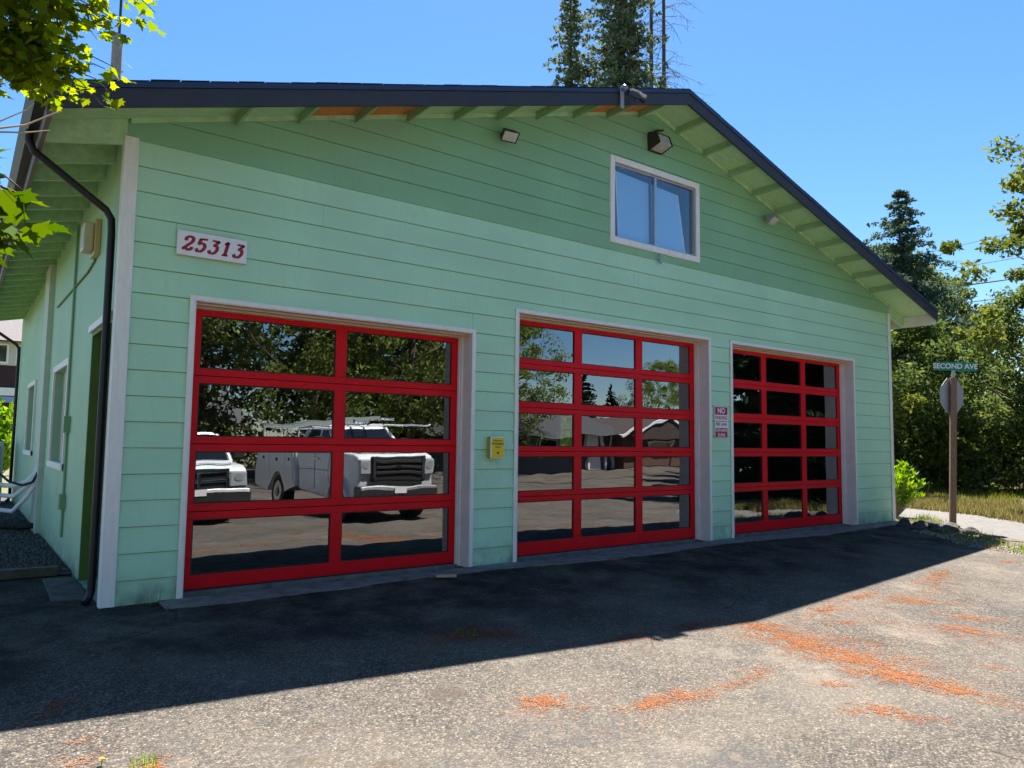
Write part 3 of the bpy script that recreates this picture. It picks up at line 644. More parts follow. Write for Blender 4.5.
mb = MB(); mb.prism([(-.05, .16), (-.22, .10), (-.30, -.10), (-.05, -.17)], 'x', -.165, -.150); mb.prism([(-.05, .16), (-.22, .10), (-.30, -.10), (-.05, -.17)], 'x', .150, .165); mb.add([(-.165, -.05, .16), (.165, -.05, .16), (.165, -.22, .10), (-.165, -.22, .10), (-.165, -.05, .15), (.165, -.05, .15), (.165, -.22, .09), (-.165, -.22, .09)], [(0, 1, 2, 3), (4, 7, 6, 5), (0, 4, 5, 1), (3, 2, 6, 7), (0, 3, 7, 4), (1, 5, 6, 2)])
mb.build('hood', BROWN, wp)
mb = MB(); mb.prism([(-.052, .14), (-.215, .085), (-.285, -.10), (-.052, -.16)], 'x', -.148, .148); mb.build('lens', mat('lantern_glass', (.50, .44, .42), .3, noise=.25, nscale=12), wp, bevel=.01)
MB().bar((.0, -.03, .22), (.18, -.06, .27), .03, .03).build('bracket', BROWN, wp)
sl_ = empty('wall_light', (-.001, 1.45, 3.62), R(-90)); tag(sl_, 'yellowed square wall light on the side wall by the downspout', 'wall light')
MB().box(-.16, -.06, -.19, .16, 0, .19).build('back_box', AMBER, sl_, bevel=.01); MB().box(-.13, -.16, -.15, .13, -.061, .15).build('lens', mat('yellowed_lens', (.62, .56, .40), .35, noise=.2), sl_, bevel=.02)
# camera cluster on the fascia near the ridge
dv = empty('security_camera', (5.74, -.705, 6.13)); tag(dv, 'security camera and lamp bracket fixed to the roof edge fascia near the peak', 'camera'); dv.scale = (.85,) * 3
MB().box(-.035, -.03, -.20, .035, -.002, .14).build('bracket', GREY, dv, bevel=.004)
mb = MB(); mb.tube([(0, -.03, .12), (0, -.07, .13), (0, -.11, .08)], .04, 12, .045); mb.build('dome', mat('blue_grey_plastic', (.16, .22, .34), .35), dv, smooth=True)
mb = MB(); mb.tube([(.05, -.09, .05), (.30, -.11, .03)], .055, 14, .045); mb.build('body', mat('navy_plastic', (.02, .03, .07), .35), dv)
mb = MB(); mb.box(.10, -.15, .085, .32, -.06, .115); mb.tube([(.26, -.13, .08), (.40, -.15, .06)], .022, 10, .03); mb.build('shade', mat('ivory_plastic', (.55, .52, .42), .4), dv, bevel=.01)
mb = MB(); mb.tube([(.30, -.12, .0), (.37, -.14, -.03)], .028, 10, .035); mb.tube([(.18, -.1, -.03), (.2, -.13, -.07)], .02, 8); mb.build('lens', TGLASS, dv)

# ================================================================== foliage
def leaf_quads(centers, radius, per, size, flat=.6, up=.3):
    """small pointed quads spread round each centre"""
    C_ = np.repeat(np.asarray(centers), per, axis=0); n = len(C_)
    r = np.repeat(np.broadcast_to(radius, (len(centers),)), per)
    d = rng.normal(size=(n, 3)); d /= np.linalg.norm(d, axis=1)[:, None]; d *= (rng.random(n) ** .45 * r)[:, None]; d[:, 2] *= flat
    P_ = C_ + d; nrm = rng.normal(size=(n, 3)); nrm[:, 2] += up; nrm /= np.linalg.norm(nrm, axis=1)[:, None]
    a = np.cross(nrm, rng.normal(size=(n, 3))); a /= np.linalg.norm(a, axis=1)[:, None]; b = np.cross(nrm, a)
    s = (size * (.6 + .8 * rng.random(n)))[:, None]
    return np.stack([P_ - a * s * .6, P_ + b * s * .32 - a * s * .05, P_ + a * s * .6, P_ - b * s * .32 - a * s * .05], 1).reshape(-1, 3)
def limbs(mb, base, H, spread, n=9, r0=.22, lean=0):
    base = Vector(base); tips = []
    pts = [base + Vector((lean * t + random.uniform(-.05, .05) * H * .1, random.uniform(-.05, .05) * H * .1, H * t)) for t in (0, .25, .5, .75, .95)]
    mb.tube(pts, r0, 8, r0 * .2)
    for i in range(n):
        t = .28 + .62 * i / n; ang = i * 2.4 + random.random(); p = base.lerp(base + Vector((lean, 0, H * .95)), t)
        L_ = spread * (1.15 - t) * random.uniform(.8, 1.1); q = p + Vector((math.cos(ang) * L_, math.sin(ang) * L_, L_ * .55)); m_ = p.lerp(q, .5) + Vector((0, 0, -.05 * L_))
        mb.tube([p, m_, q], r0 * .35 * (1.1 - t), 6, r0 * .08); tips.append(q)
    return tips
def broadleaf(name, label, loc, H, spread, nclump, per, size, m, trunkfrac=.18, group=None, seedz=0, flat=.75, clr=None, cat='tree', r0=.2):
    random.seed(seedz); root = empty(name, loc); tag(root, label, cat, group)
    mb = MB(); tips = limbs(mb, (0, 0, 0), H * .9, spread, 10, r0); mb.build('trunk', BARK, root, smooth=True)
    lr = np.random.default_rng(seedz + 5)
    u = lr.random(nclump); th = lr.random(nclump) * 2 * math.pi; zz = trunkfrac + (1 - trunkfrac) * lr.random(nclump)
    t = (zz - trunkfrac) / (1 - trunkfrac); prof = np.sin(np.pi * (t * .86 + .12)) ** .6
    rr = spread * prof * (.35 + .65 * np.sqrt(u)) * (1 + .25 * np.sin(3 * th + 5 * t) + .15 * lr.normal(size=nclump))
    cen = np.stack([rr * np.cos(th), rr * np.sin(th), zz * H], 1)
    cr = (spread * .17) * (.6 + .8 * lr.random(nclump))
    np_mesh('crown', leaf_quads(cen, cr, per, size, flat), 4, m, root)
    return root
def conifer(name, label, loc, H, spread, m, group=None, seedz=0, dens=1.0, low=.08, droop=.18, nsz=.26, lean=0, cat='tree'):
    random.seed(seedz); lr = np.random.default_rng(seedz); root = empty(name, loc); tag(root, label, cat, group)
    tr = MB(); tr.tube([(0, 0, 0), (0, 0, H * .5), (0, 0, H * .985)], H * .014, 8, H * .0015); br = tr
    cen = []; rad = []
    nl = int(H * 2.6 * dens)
    for i in range(nl):
        t = low + (1 - low) * (i / nl) ** .9; L_ = spread * (1 - t) ** .8 * 1.02 + .15
        for k in range(random.randint(4, 6)):
            an = random.uniform(0, 6.283); l = L_ * random.uniform(.55, 1.12); z = H * t + random.uniform(-.2, .2)
            e = Vector((math.cos(an) * l, math.sin(an) * l, z - l * droop + .12 * l)); s0 = Vector((0, 0, z)); mid = s0.lerp(e, .55) + Vector((0, 0, .05 * l))
            br.tube([s0, mid, e], .02 + .004 * l, 4, .006)
            m_ = max(3, int(l / .22))
            for j in range(m_):
                f = (j + .8) / m_; p = s0.lerp(e, f) + Vector((0, 0, .06 * l * math.sin(math.pi * f)))
                cen.append((p.x + lr.normal() * .09 * l, p.y + lr.normal() * .09 * l, p.z + lr.normal() * .05 - .04 * l)); rad.append(.10 + .13 * l * (1 - f * .55))
    tr.build('trunk', BARK, root, smooth=True)
    np_mesh('crown', leaf_quads(np.array(cen), np.array(rad), max(9, int(12 * dens)), nsz * .8, .6, .8), 4, m, root)
    return root
LG = leaf_mat('leaf_green', (.035, .07, .020), (.14, .20, .06), .35)
LY = leaf_mat('leaf_yellowgreen', (.06, .10, .02), (.19, .23, .06), .35)
LD = leaf_mat('leaf_dark', (.016, .035, .010), (.055, .09, .022), .2)
LO = leaf_mat('leaf_olive', (.045, .08, .022), (.17, .23, .075), .35)
FIR = leaf_mat('fir_needles', (.022, .045, .026), (.075, .12, .07), .15)
FIRP = leaf_mat('fir_pale', (.06, .09, .05), (.22, .27, .15), .3)
FIRR = leaf_mat('fir_needles_lighter', (.035, .065, .045), (.13, .19, .12), .25)  # lighter blue-green than the plain fir needles
LB = leaf_mat('leaf_bright', (.10, .22, .012), (.24, .42, .03), .4)
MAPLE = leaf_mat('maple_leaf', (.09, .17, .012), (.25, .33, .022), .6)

# trees beyond the road, right of the building
conifer('fir_tree', 'dark pointed fir standing tall beyond the right end of the roof', (38, 10.8, 0), 15.2, 6.4, FIRR, seedz=3, dens=1.3, nsz=.19)
broadleaf('broadleaf_tree', 'pale green leafy tree just left of the dark pointed fir', (42.6, 14.9, 0), 13.6, 4.6, 140, 190, .2, LO, seedz=4)
broadleaf('broadleaf_tree', 'ragged leafy tree immediately right of the dark pointed fir', (44.6, 12.6, 0), 12.2, 3.8, 150, 190, .2, LO, seedz=5)
broadleaf('broadleaf_tree', 'dense leafy tree behind the street sign, left of the post', (26.3, 6.0, 0), 7.0, 3.3, 170, 210, .12, LG, trunkfrac=.1, seedz=6)
broadleaf('broadleaf_tree', 'yellowish leafy tree peeking out below the right eave', (23.2, 5.6, 0), 5.9, 1.9, 70, 200, .12, LY, trunkfrac=.15, seedz=16)
broadleaf('broadleaf_tree', 'broad dense leafy tree right of the street sign', (28.6, 1.6, 0), 7.0, 3.4, 190, 230, .12, LO, trunkfrac=.06, seedz=7)
broadleaf('broadleaf_tree', 'leafy tree with branches entering at the right edge of the view', (20.8, -1.45, 0), 10.3, 2.2, 60, 130, .13, LY, trunkfrac=.3, seedz=8)
broadleaf('bush', 'low dark bush in the shade behind the wooden sign post', (27.3, 4.4, 0), 3.0, 2.4, 60, 160, .14, LG, trunkfrac=.02, seedz=9, cat='bush', r0=.08)
broadleaf('bush', 'low olive bush at the far edge of the dry grass on the right', (31.5, 4.6, 0), 3.4, 2.8, 60, 160, .16, LO, trunkfrac=.02, seedz=10, cat='bush', r0=.08)
broadleaf('bush', 'dark bush below the broad leafy tree at the right edge', (29.3, .0, 0), 3.1, 2.6, 70, 170, .15, LD, trunkfrac=.02, seedz=13, cat='bush', r0=.08)
broadleaf('bush', 'dark bush right behind the building corner beyond the road', (25.5, 8.0, 0), 3.4, 2.4, 70, 160, .14, LD, trunkfrac=.02, seedz=14, cat='bush', r0=.08)
for i, (x, y, h) in enumerate([(40, 2, 6.5), (48, 6, 6.5), (36, 15, 8), (52, 20, 11), (44, -3, 7)]):
    broadleaf('broadleaf_tree', 'tree in the leafy backdrop beyond the road, ' + ['directly behind the broad tree', 'behind the street sign', 'left, low behind the dark fir', 'farthest back on the left', 'at the right edge of the view'][i], (x, y, 0), h, 4.4, 60, 110, .34, LG if i % 2 else LO, seedz=20 + i, group='leafy backdrop beyond the road', trunkfrac=.05)
# bush by the right corner: big bright upright leaves
def stem_bush(name, label, loc, H, spread, m, stems, leaf, seedz, cat='bush'):
    random.seed(seedz); root = empty(name, loc); tag(root, label, cat); mb = MB(); V = []
    for i in range(stems):
        an = random.uniform(0, 6.283); rr = spread * random.uniform(.2, 1); tip = Vector((math.cos(an) * rr, math.sin(an) * rr, H * random.uniform(.55, 1) * (1.1 - .5 * rr / spread)))
        mb.tube([(0, 0, 0), tip * .5 + Vector((0, 0, .06)), tip], .012, 5, .003)
        for k in range(int(9 + H * 16)):
            f = random.uniform(.25, 1.03); p = tip * f + Vector((0, 0, .12 * math.sin(math.pi * f))); d = Vector((random.gauss(0, 1), random.gauss(0, 1), .5 + random.random())).normalized(); s = d.cross(Vector((random.gauss(0, 1), random.gauss(0, 1), random.gauss(0, 1)))).normalized()
            l = leaf * random.uniform(.6, 1.2); V += [p, p + d * l * .45 + s * l * .2, p + d * l, p + d * l * .45 - s * l * .2]
    mb.build('stems', TWIG, root); np_mesh('foliage', np.array([tuple(v) for v in V]), 4, m, root); return root
stem_bush('laurel_bush', 'bright green upright bush at the right corner of the green building', (15.35, .45, -.02), 1.3, .62, LB, 46, .15, 31)
stem_bush('laurel_bush', 'yellow green bush in the background between the building and neighbouring house', (-.15, 20.5, 0), 2.75, 1.1, LB, 60, .26, 32)
stem_bush('shrub', 'bright shrub outside the far side window', (17.6, 13.2, 0), 3.2, 1.7, leaf_mat('leaf_sunlit', (.25, .42, .05), (.45, .62, .12), .5), 70, .24, 33)

# firs above the roof
conifer('fir_tree', 'tall fir left of the trio rising behind the roof', (23.0, 20.0, 0), 26.3, 3.9, FIRP, seedz=41, dens=.78, low=.3, droop=.34, nsz=.22)
conifer('fir_tree', 'tall thick fir in the middle behind the roof peak', (24.6, 18.1, 0), 34, 4.6, FIRP, seedz=42, dens=.9, low=.3, droop=.36, nsz=.22)
conifer('fir_tree', 'fir with brownish green sprays just left of the bare trees', (25.6, 18.3, 0), 24.5, 3.6, FIRP, seedz=43, dens=.75, low=.3, droop=.34, nsz=.22)
def bare(name, label, loc, H, seedz):
    random.seed(seedz); root = empty(name, loc); tag(root, label, 'tree'); mb = MB(); mb.tube([(0, 0, 0), (.1, 0, H * .5), (.2, .1, H)], .2, 8, .06); mb.build('trunk', BARK, root)
    mb = MB()
    for i in range(150):
        z = random.uniform(.3, 1) * H; an = random.uniform(0, 6.283); l = random.uniform(.5, 2.6); e = Vector((.1 + math.cos(an) * l, math.sin(an) * l, z - .25 * l)); s0 = Vector((.15, 0, z)); m_ = s0.lerp(e, .5) + Vector((0, 0, .12 * l))
        mb.tube([s0, m_, e], .022, 4, .008)
        for j in range(6):
            f = random.uniform(.3, 1); p = s0.lerp(e, f) + Vector((0, 0, .1)); q = p + Vector((random.uniform(-.4, .4), random.uniform(-.4, .4), random.uniform(-.4, .05))); mb.tube([p, q], .009, 3, .004)
    mb.build('branch', BARK, root); return root
bare('bare_tree', 'bare dead tree trunk with thin twigs, left one behind the roof peak', (28.3, 19.4, 0), 33, 51)
bare('bare_tree', 'forked bare dead tree, right one behind the roof peak', (29.1, 19.2, 0), 33, 52)

# maple: real lobed leaves on the branches close to the camera
def maple_leaf_pts():
    p = [(0, 0), (.12, .02), (.42, -.10), (.36, .08), (.60, .22), (.44, .28), (.50, .52), (.30, .46), (.22, .62), (.14, .60), (0, 1.0),
         (-.14, .60), (-.22, .62), (-.30, .46), (-.50, .52), (-.44, .28), (-.60, .22), (-.36, .08), (-.42, -.10), (-.12, .02)]
    return np.array([(x, y, -.10 * abs(x) + .05 * y * y) for x, y in p])
MLP = maple_leaf_pts()
def maple_leaves(pts, size):
    out = []
    for p in pts:
        s = size * random.uniform(.6, 1.15); u = Vector((random.gauss(0, .8), random.gauss(0, .8), -.6 + random.gauss(0, .35))).normalized(); nrm = Vector((random.gauss(0, .5), random.gauss(0, .5), 1)).normalized()
        sd = u.cross(nrm).normalized(); nn = sd.cross(u); Mx = np.array([sd, u, nn]); out.append(np.array(p) + (MLP * s) @ Mx)
    return np.concatenate(out)
random.seed(77)
mt = empty('maple_tree', (-4.6, -2.6, -.12)); tag(mt, 'maple with sunlit yellow green leaves hanging in from the upper left corner', 'tree')
tr = MB(); tr.tube([(0, 0, 0), (.1, .05, 2.2), (.2, 0, 4.6), (.1, .1, 8)], .2, 10, .07)
BR = []
def branch(a, b, sag=.15, r=.03, twn=10):
    a = Vector(a) - mt.location; b = Vector(b) - mt.location; m_ = a.lerp(b, .5) + Vector((0, 0, sag)); tr.tube([a, a.lerp(m_, .5) + Vector((0, 0, .1)), m_, b], r, 6, .006); return a, m_, b
def curve_pt(a, m_, b, t): return a.lerp(m_, t * 2) if t < .5 else m_.lerp(b, t * 2 - 1)
leafp = []
def bough(a, b, n, spread, t0=.45, sag=.15, leaves=None):
    A = branch(a, b, sag)
    for i in range(n):
        t = random.uniform(t0, 1.0); p = curve_pt(*A, t); q = p + Vector((random.gauss(0, spread), random.gauss(0, spread), random.gauss(-.06, spread * .7)))
        tr.tube([p, p.lerp(q, .6) + Vector((0, 0, .04)), q], .006, 4, .002)
        for k in range(random.randint(2, 4)): leafp.append(tuple(q + Vector((random.gauss(0, .05), random.gauss(0, .05), random.gauss(0, .05)))))
bough((-4.4, -2.6, 4.4), (-.60, -2.15, 4.60), 420, .19, .6)
bough((-4.4, -2.6, 3.9), (-.70, -2.2, 4.22), 400, .17, .62)
bough((-4.4, -2.6, 3.8), (-.78, -2.1, 3.95), 240, .13, .66)
bough((-4.4, -2.6, 5.0), (-.45, -2.1, 4.92), 260, .2, .6)
bough((-4.4, -2.6, 4.2), (-.95, -2.3, 4.2), 200, .2, .6)
bough((-4.4, -2.6, 3.8), (-.66, -2.1, 3.86), 200, .12, .72)
np_mesh('foliage', (maple_leaves(leafp, .082)), 20, MAPLE, mt)
np.random.seed(1)
leafp = []
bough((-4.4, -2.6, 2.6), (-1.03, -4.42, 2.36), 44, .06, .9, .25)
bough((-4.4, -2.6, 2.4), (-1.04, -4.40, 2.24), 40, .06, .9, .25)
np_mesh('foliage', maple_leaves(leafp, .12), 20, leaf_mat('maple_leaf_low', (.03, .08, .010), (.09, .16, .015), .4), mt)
tr.build('trunk', BARK, mt, smooth=True)
lr = np.random.default_rng(9)
cen = np.stack([lr.normal(-.5, 1.5, 60), lr.normal(0, 1.5, 60), lr.uniform(4.0, 9, 60)], 1); cen = cen[(cen[:, 0] < 1.6)]
np_mesh('crown', leaf_quads(cen, .6, 90, .13, .7), 4, MAPLE, mt)
tw = empty('bare_twig', (-.98, -4.55, 2.56)); tag(tw, 'thin dry twig sticking out near the black gutter end', 'twig')
mb = MB(); mb.tube([(-.35, .3, -.05), (-.15, .1, -.04), (.0, .03, .0), (.10, .0, .07)], .006, 5, .002); mb.tube([(-.15, .1, -.04), (.0, .02, -.03), (.07, .0, -.01)], .004, 5, .0015); mb.tube([(-.1, .06, -.02), (.0, .02, .05), (.02, .02, .08)], .003, 5, .001); mb.build('stem', TWIG, tw)

# ================================================================== poles, wires, signs on the right
up_ = empty('utility_pole', (3.95, 30.9, 0)); tag(up_, 'grey wooden utility pole rising behind the left side of the roof', 'utility pole')
MB().tube([(0, 0, 0), (0, 0, 20.6)], .30, 14, .23).build('shaft', POLE, up_)
mb = MB(); mb.tube([(.05, 0, 20.6), (.05, 0, 24)], .06, 8); mb.bar((-.15, 0, 20.6), (.35, 0, 20.6), .12, .2); mb.tube([(.05, 0, 21.3), (.3, .2, 21.4)], .04, 6); mb.build('mast', BROWN, up_)
def wire(name, label, a, b, sag, r=.02):
    a = Vector(a); b = Vector(b); pts = []
    for i in range(17):
        t = i / 16; pts.append(a.lerp(b, t) + Vector((0, 0, -sag * 4 * t * (1 - t))))
    mb = MB(); mb.tube(pts, r, 5); return tag(mb.build(name, RUBBER), label, 'power line')
rp = empty('utility_pole', (50, 22, 0)); tag(rp, 'distant utility pole hidden among the trees, carrying the lines on the right', 'utility pole'); MB().tube([(0, 0, 0), (0, 0, 14.5)], .17, 8, .12).build('shaft', POLE, rp); MB().bar((-.3, -1.1, 13.5), (.3, 1.1, 13.5), .12, .12).build('crossarm', POLE, rp)
wire('power_line', 'thin topmost power line crossing in front of the fir', (50, 22, 14.4), (32.2, -6.5, 10.9), .3, .016)
wire('power_line', 'second power line from the top beside the roof', (50, 21.5, 13.4), (32.2, -6.5, 9.4), .3, .018)
wire('power_line', 'thick dark power line just above the roof corner', (50, 22.5, 12.4), (32.2, -6.5, 8.45), .35, .035)
wire('power_line', 'lowest power line ending behind the roof corner', (50, 22, 11.3), (32.2, -6.5, 7.7), .35, .022)
sp_ = empty('street_sign', (14.74, -.93, -.11), R(-52)); sp_.rotation_euler = (0, R(2.0), R(-52)); tag(sp_, 'brown wooden post with a green Second Ave plate on top', 'street sign')
MB().box(-.056, -.045, 0, .056, .045, 3.02).build('post', POST, sp_, bevel=.006)
MB().box(-.36, -.004, 3.16, .42, .004, 3.335).build('name_plate', SGREEN, sp_, bevel=.001)
text('SECOND AVE', .14, SIGNW, sp_, (.03, -.006, 3.247), sx=.94, bold=.003); 
MB().box(-.03, -.012, 3.0, .03, .012, 3.165).build('clamp', SALU, sp_)
oc = [(.38 * math.cos(R(22.5 + 45 * k)) , .38 * math.sin(R(22.5 + 45 * k))) for k in range(8)]
st = MB().prism(oc, 'y', -.002, .002).build('stop_plate', SALU, sp_); st.location = (.0, .10, 2.66); st.rotation_euler = (0, 0, R(39)); st['label'] = 'bare metal back of an octagonal stop plate'
# rocks along the rim
random.seed(91)
rocks = [(13.55, -.55), (13.75, -.75), (13.42, -.85), (13.95, -.98), (13.62, -1.08), (14.1, -1.2), (13.75, -1.32), (13.95, -1.52), (13.45, -1.25), (14.2, -.75)]
RK_ = mat('dark_rock', (.07, .06, .055), .95, noise=.5, nscale=12, bump=1, bscale=20)
wh = ['nearest the building corner', 'second from the building corner', 'third from the building corner']
for i, (x, y) in enumerate(rocks):
    bm = bmesh.new(); bmesh.ops.create_icosphere(bm, subdivisions=3, radius=1)
    ph = random.random() * 9
    for v in bm.verts:
        c = v.co; k = 1 + .22 * math.sin(3 * c.x + ph) * math.cos(2.3 * c.y + ph) + .12 * math.sin(7 * c.z + ph) + random.uniform(-.04, .04)
        v.co = Vector((c.x * .17 * k, c.y * .14 * k, max(-.3, c.z) * .15 * k))
    me = bpy.data.meshes.new('rock'); bm.to_mesh(me); bm.free(); me.materials.append(RK_)
    o = bpy.data.objects.new('rock', me); COL.objects.link(o); o.location = (x, y, G(y) - .01); o.rotation_euler = (0, 0, random.random() * 6); o.scale = (.92,) * 3
    tag(o, 'dark rough rock in the edging by the sign post, ' + ['at building end', 'second from building', 'lot side near building', 'road side middle', 'very middle', 'beside the post', 'lot side before post', 'outer end', 'lot side middle', 'road side near building'][i], 'rock', 'rocks edging the lot by the sign post')
# dry weeds, straw grass
def tufts(name, label, centres, blades, h, spread, m, wdt=.006, kind='stuff', cat='grass'):
    V = []
    for (x, y, z) in centres:
        for k in range(blades):
            a = random.uniform(0, 6.283); r = spread * random.random() ** .5; bx = x + math.cos(a) * r; by = y + math.sin(a) * r; hh = h * random.uniform(.4, 1.1); ta = random.uniform(0, 6.283); ln = random.uniform(.1, .7) * hh
            t = (bx + math.cos(ta) * ln, by + math.sin(ta) * ln, z + hh); s = (math.cos(ta + 1.57) * wdt, math.sin(ta + 1.57) * wdt)
            V += [(bx - s[0], by - s[1], z), (bx + s[0], by + s[1], z), t]
    return tag(np_mesh(name, np.array(V), 3, m), label, cat, kind=kind)
STRAW = leaf_mat('straw', (.10, .10, .03), (.30, .27, .11), .3, .8); GRS = leaf_mat('grass_blade', (.07, .12, .02), (.25, .28, .06), .3, .8)
random.seed(5)
cs = []
for k in range(1900):
    t = random.random(); y = -6 + t * 18; x = 17.75 + (y + .0) * .34 * (1 if y > -1.4 else .8) + random.random() ** 1.5 * 4.2; cs.append((x, y, G(y) - .03))
tufts('dry_grass', 'sunlit dry yellow grass strip beyond the pale road', cs, 26, .20, .3, STRAW, .012)
cs = [(21.5 + random.random() * 10, -7 + random.random() * 18, -.03) for k in range(900)]
tufts('shaded_grass', 'shaded rough grass under the trees beyond the road', cs, 20, .22, .35, GRS, .014)
rimc = []
for k in range(150):
    i = random.randrange(0, len(rim) - 2); t = random.random(); x = rim[i][0] + (rim[i + 1][0] - rim[i][0]) * t + random.uniform(.15, 1.1); y = rim[i][1] + (rim[i + 1][1] - rim[i][1]) * t + random.uniform(-.1, .25); rimc.append((x, y, G(y) - .03))
tufts('dry_weeds', 'dry straw coloured weeds along the edge of the asphalt', rimc, 10, .16, .12, STRAW, .004)
tufts('green_weeds', 'green weeds among the rocks at the lot edge', [(random.choice(rimc)) for _ in range(40)] + [(14.9, .1, -.02), (15.2, -.2, -.02), (14.7, .2, -.02)], 12, .18, .12, LB, .008)
# small litter stones along rim
V = []
for k in range(2600):
    i = random.randrange(0, len(rim) - 2); t = random.random(); x = rim[i][0] + (rim[i + 1][0] - rim[i][0]) * t + random.uniform(-.12, 1.3); y = rim[i][1] + (rim[i + 1][1] - rim[i][1]) * t + random.uniform(-.1, .2); s = random.uniform(.008, .03); z = G(y)
    q = [(x + s * random.uniform(.5, 1), y, z), (x, y + s * random.uniform(.5, 1), z), (x - s, y, z), (x, y - s, z), (x + random.uniform(-.3, .3) * s, y, z + s * .7)]
    for tr_ in tri: V += [q[j] for j in tr_]
tag(np_mesh('rim_gravel', np.array(V), 3, leaf_mat('pale_stone', (.10, .085, .07), (.38, .33, .28), 0, .95)), 'pale loose stones and dirt along the asphalt edge by the post', 'gravel', kind='stuff')
poly_sheet('dirt_verge', [(14.3, .1), (14.3, 30), (19, 30), (15.4, 1), (14.9, -.35), (14.1, -2.45), (13.7, -3.4), (12.9, -3.4), (12.15, -2.9), (12.4, -2.2), (12.85, -1.5), (13.0, -1.2), (13.6, -.72), (14.1, -.4)], mat('dirt', (.13, .10, .07), .95, noise=.6, nscale=9, bump=1, bscale=50), -.008)

# ================================================================== needle litter, weeds, bits on the lot
def blobs(name, label, bl, m, dens=15000, L_=.019, wd=.0028):
    V = []
    for (x, y, RX, RY, ang, dn) in bl:
        n = int(dens * math.pi * RX * RY * 2.4 * dn); c, s = math.cos(R(ang)), math.sin(R(ang))
        for k in range(n):
            a = random.uniform(0, 6.283); r = random.random() ** .7; ry_ = RY * 1.75; rx_ = RX * 1.15; k2 = 1 + .35 * math.sin(3 * a + x * 7) + .2 * math.sin(7 * a + y * 5)
            u = math.cos(a) * r * rx_ * k2 + random.gauss(0, .02); v = math.sin(a) * r * ry_ * k2 + random.gauss(0, .02)
            if MN.fractal(Vector((u * 9 + x * 5, v * 14 + y * 5, 1.7)), .8, 2.1, 4) < -.05 + .5 * (r - .5) and random.random() < .9: continue
            px = x + u * c - v * s; py = y + u * s + v * c; z = G(py) + .001 + random.random() * .004; t = random.uniform(0, 6.283); l = L_ * random.uniform(.5, 1.2) / 2; dx, dy = math.cos(t) * l, math.sin(t) * l; nx, ny = -math.sin(t) * wd / 2, math.cos(t) * wd / 2
            z2 = z + random.uniform(0, .003)
            V += [(px - dx + nx, py - dy + ny, z), (px - dx - nx, py - dy - ny, z), (px + dx - nx, py + dy - ny, z2), (px + dx + nx, py + dy + ny, z2)]
    return tag(np_mesh(name, np.array(V), 4, m), label, 'needle litter', kind='stuff')
NEED = leaf_mat('needle_litter_orange', (.13, .055, .03), (.40, .165, .075), 0, .9)
blobs('needle_litter', 'orange conifer needles scattered in patches on the sunlit asphalt', [
    (2.07, -3.62, .16, .09, -20, 1.0), (2.22, -3.84, .06, .03, 0, .4),
    (2.70, -4.0, .26, .055, 3, .8), (3.0, -4.03, .12, .06, 0, .7), (3.5, -4.08, .25, .04, 0, .45), (3.85, -4.02, .2, .06, 10, .5),
    (4.95, -3.30, .35, .13, -60, .7), (4.85, -3.75, .45, .17, -75, .9), (4.8, -4.2, .42, .15, -82, .95), (4.72, -4.65, .42, .17, -80, .95), (4.72, -5.05, .34, .12, -85, .8), (5.2, -4.45, .3, .1, -70, .3),
    (3.86, -4.95, .25, .09, -60, .8), (4.1, -4.5, .2, .06, -60, .35),
    (7.0, -3.12, .55, .07, 0, .6), (6.1, -3.25, .5, .09, 5, .7), (7.5, -3.55, .4, .09, -35, .85), (8.9, -3.1, .45, .09, 0, .7), (9.4, -3.0, .35, .07, 0, .6), (8.3, -3.35, .3, .05, 0, .3),
    (6.68, -4.35, .3, .10, -70, .9), (7.25, -4.15, .3, .07, -60, .8), (5.6, -5.0, .3, .05, -60, .3), (5.9, -3.6, .5, .1, -20, .25), (11.4, -3.05, .4, .05, 0, .5), (4.9, -4.2, 1.1, .30, -80, .10), (7.4, -3.4, 1.6, .22, 0, .07), (3.1, -4.1, .9, .12, 3, .10), (6.4, -4.4, .7, .25, -70, .09), (5.3, -3.9, .5, .2, -60, .2), (2.1, -3.7, .4, .16, 0, .10)], NEED)
blobs('needle_litter', 'reddish needle litter lying in the shade before the second door', [(2.35, -2.2, .40, .13, 5, .8), (2.65, -2.35, .28, .09, 0, .8), (3.6, -2.9, .3, .08, 0, .4), (4.4, -2.95, .3, .08, 0, .5), (-.55, -2.2, .14, .06, 10, .5), (-.6, -2.35, .2, .04, 0, .3)], leaf_mat('needle_litter_red', (.16, .05, .03), (.32, .11, .06), 0, .9))
blobs('needle_litter', 'thin orange needle litter around the weed near the camera', [(-.22, -3.26, .11, .05, 0, .8), (-.55, -3.05, .2, .07, 20, .25), (-.9, -3.2, .3, .1, 10, .3), (-.45, -2.8, .12, .04, 0, .35)], NEED, L_=.018)
tufts('weed_tuft', 'small green and straw weed growing from the asphalt near the camera', [(-.24, -3.2, G(-3.2))], 60, .045, .09, LB, .003, kind=None, cat='weed')
tufts('weed_tuft', 'little green weed in the shaded needle patch before the doors', [(2.42, -2.2, G(-2.2))], 50, .04, .1, GRS, .004, kind=None, cat='weed')
tufts('weed_tuft', 'dry weed stalks at the foot of the wall left of the first door', [(.42, -.06, 0.0)], 14, .2, .08, STRAW, .002, kind=None, cat='weed')
fw_ = empty('dandelion', (-.42, -3.12, G(-3.12))); tag(fw_, 'single yellow dandelion on the asphalt near the camera', 'flower')
mb = MB(); V = []
for k in range(40):
    a = k * 2.4; r = .012 * (k / 40) ** .5 + .002; V += [(math.cos(a) * r * .3, math.sin(a) * r * .3, .03), (math.cos(a + .3) * r, math.sin(a + .3) * r, .036), (math.cos(a - .3) * r, math.sin(a - .3) * r, .036)]
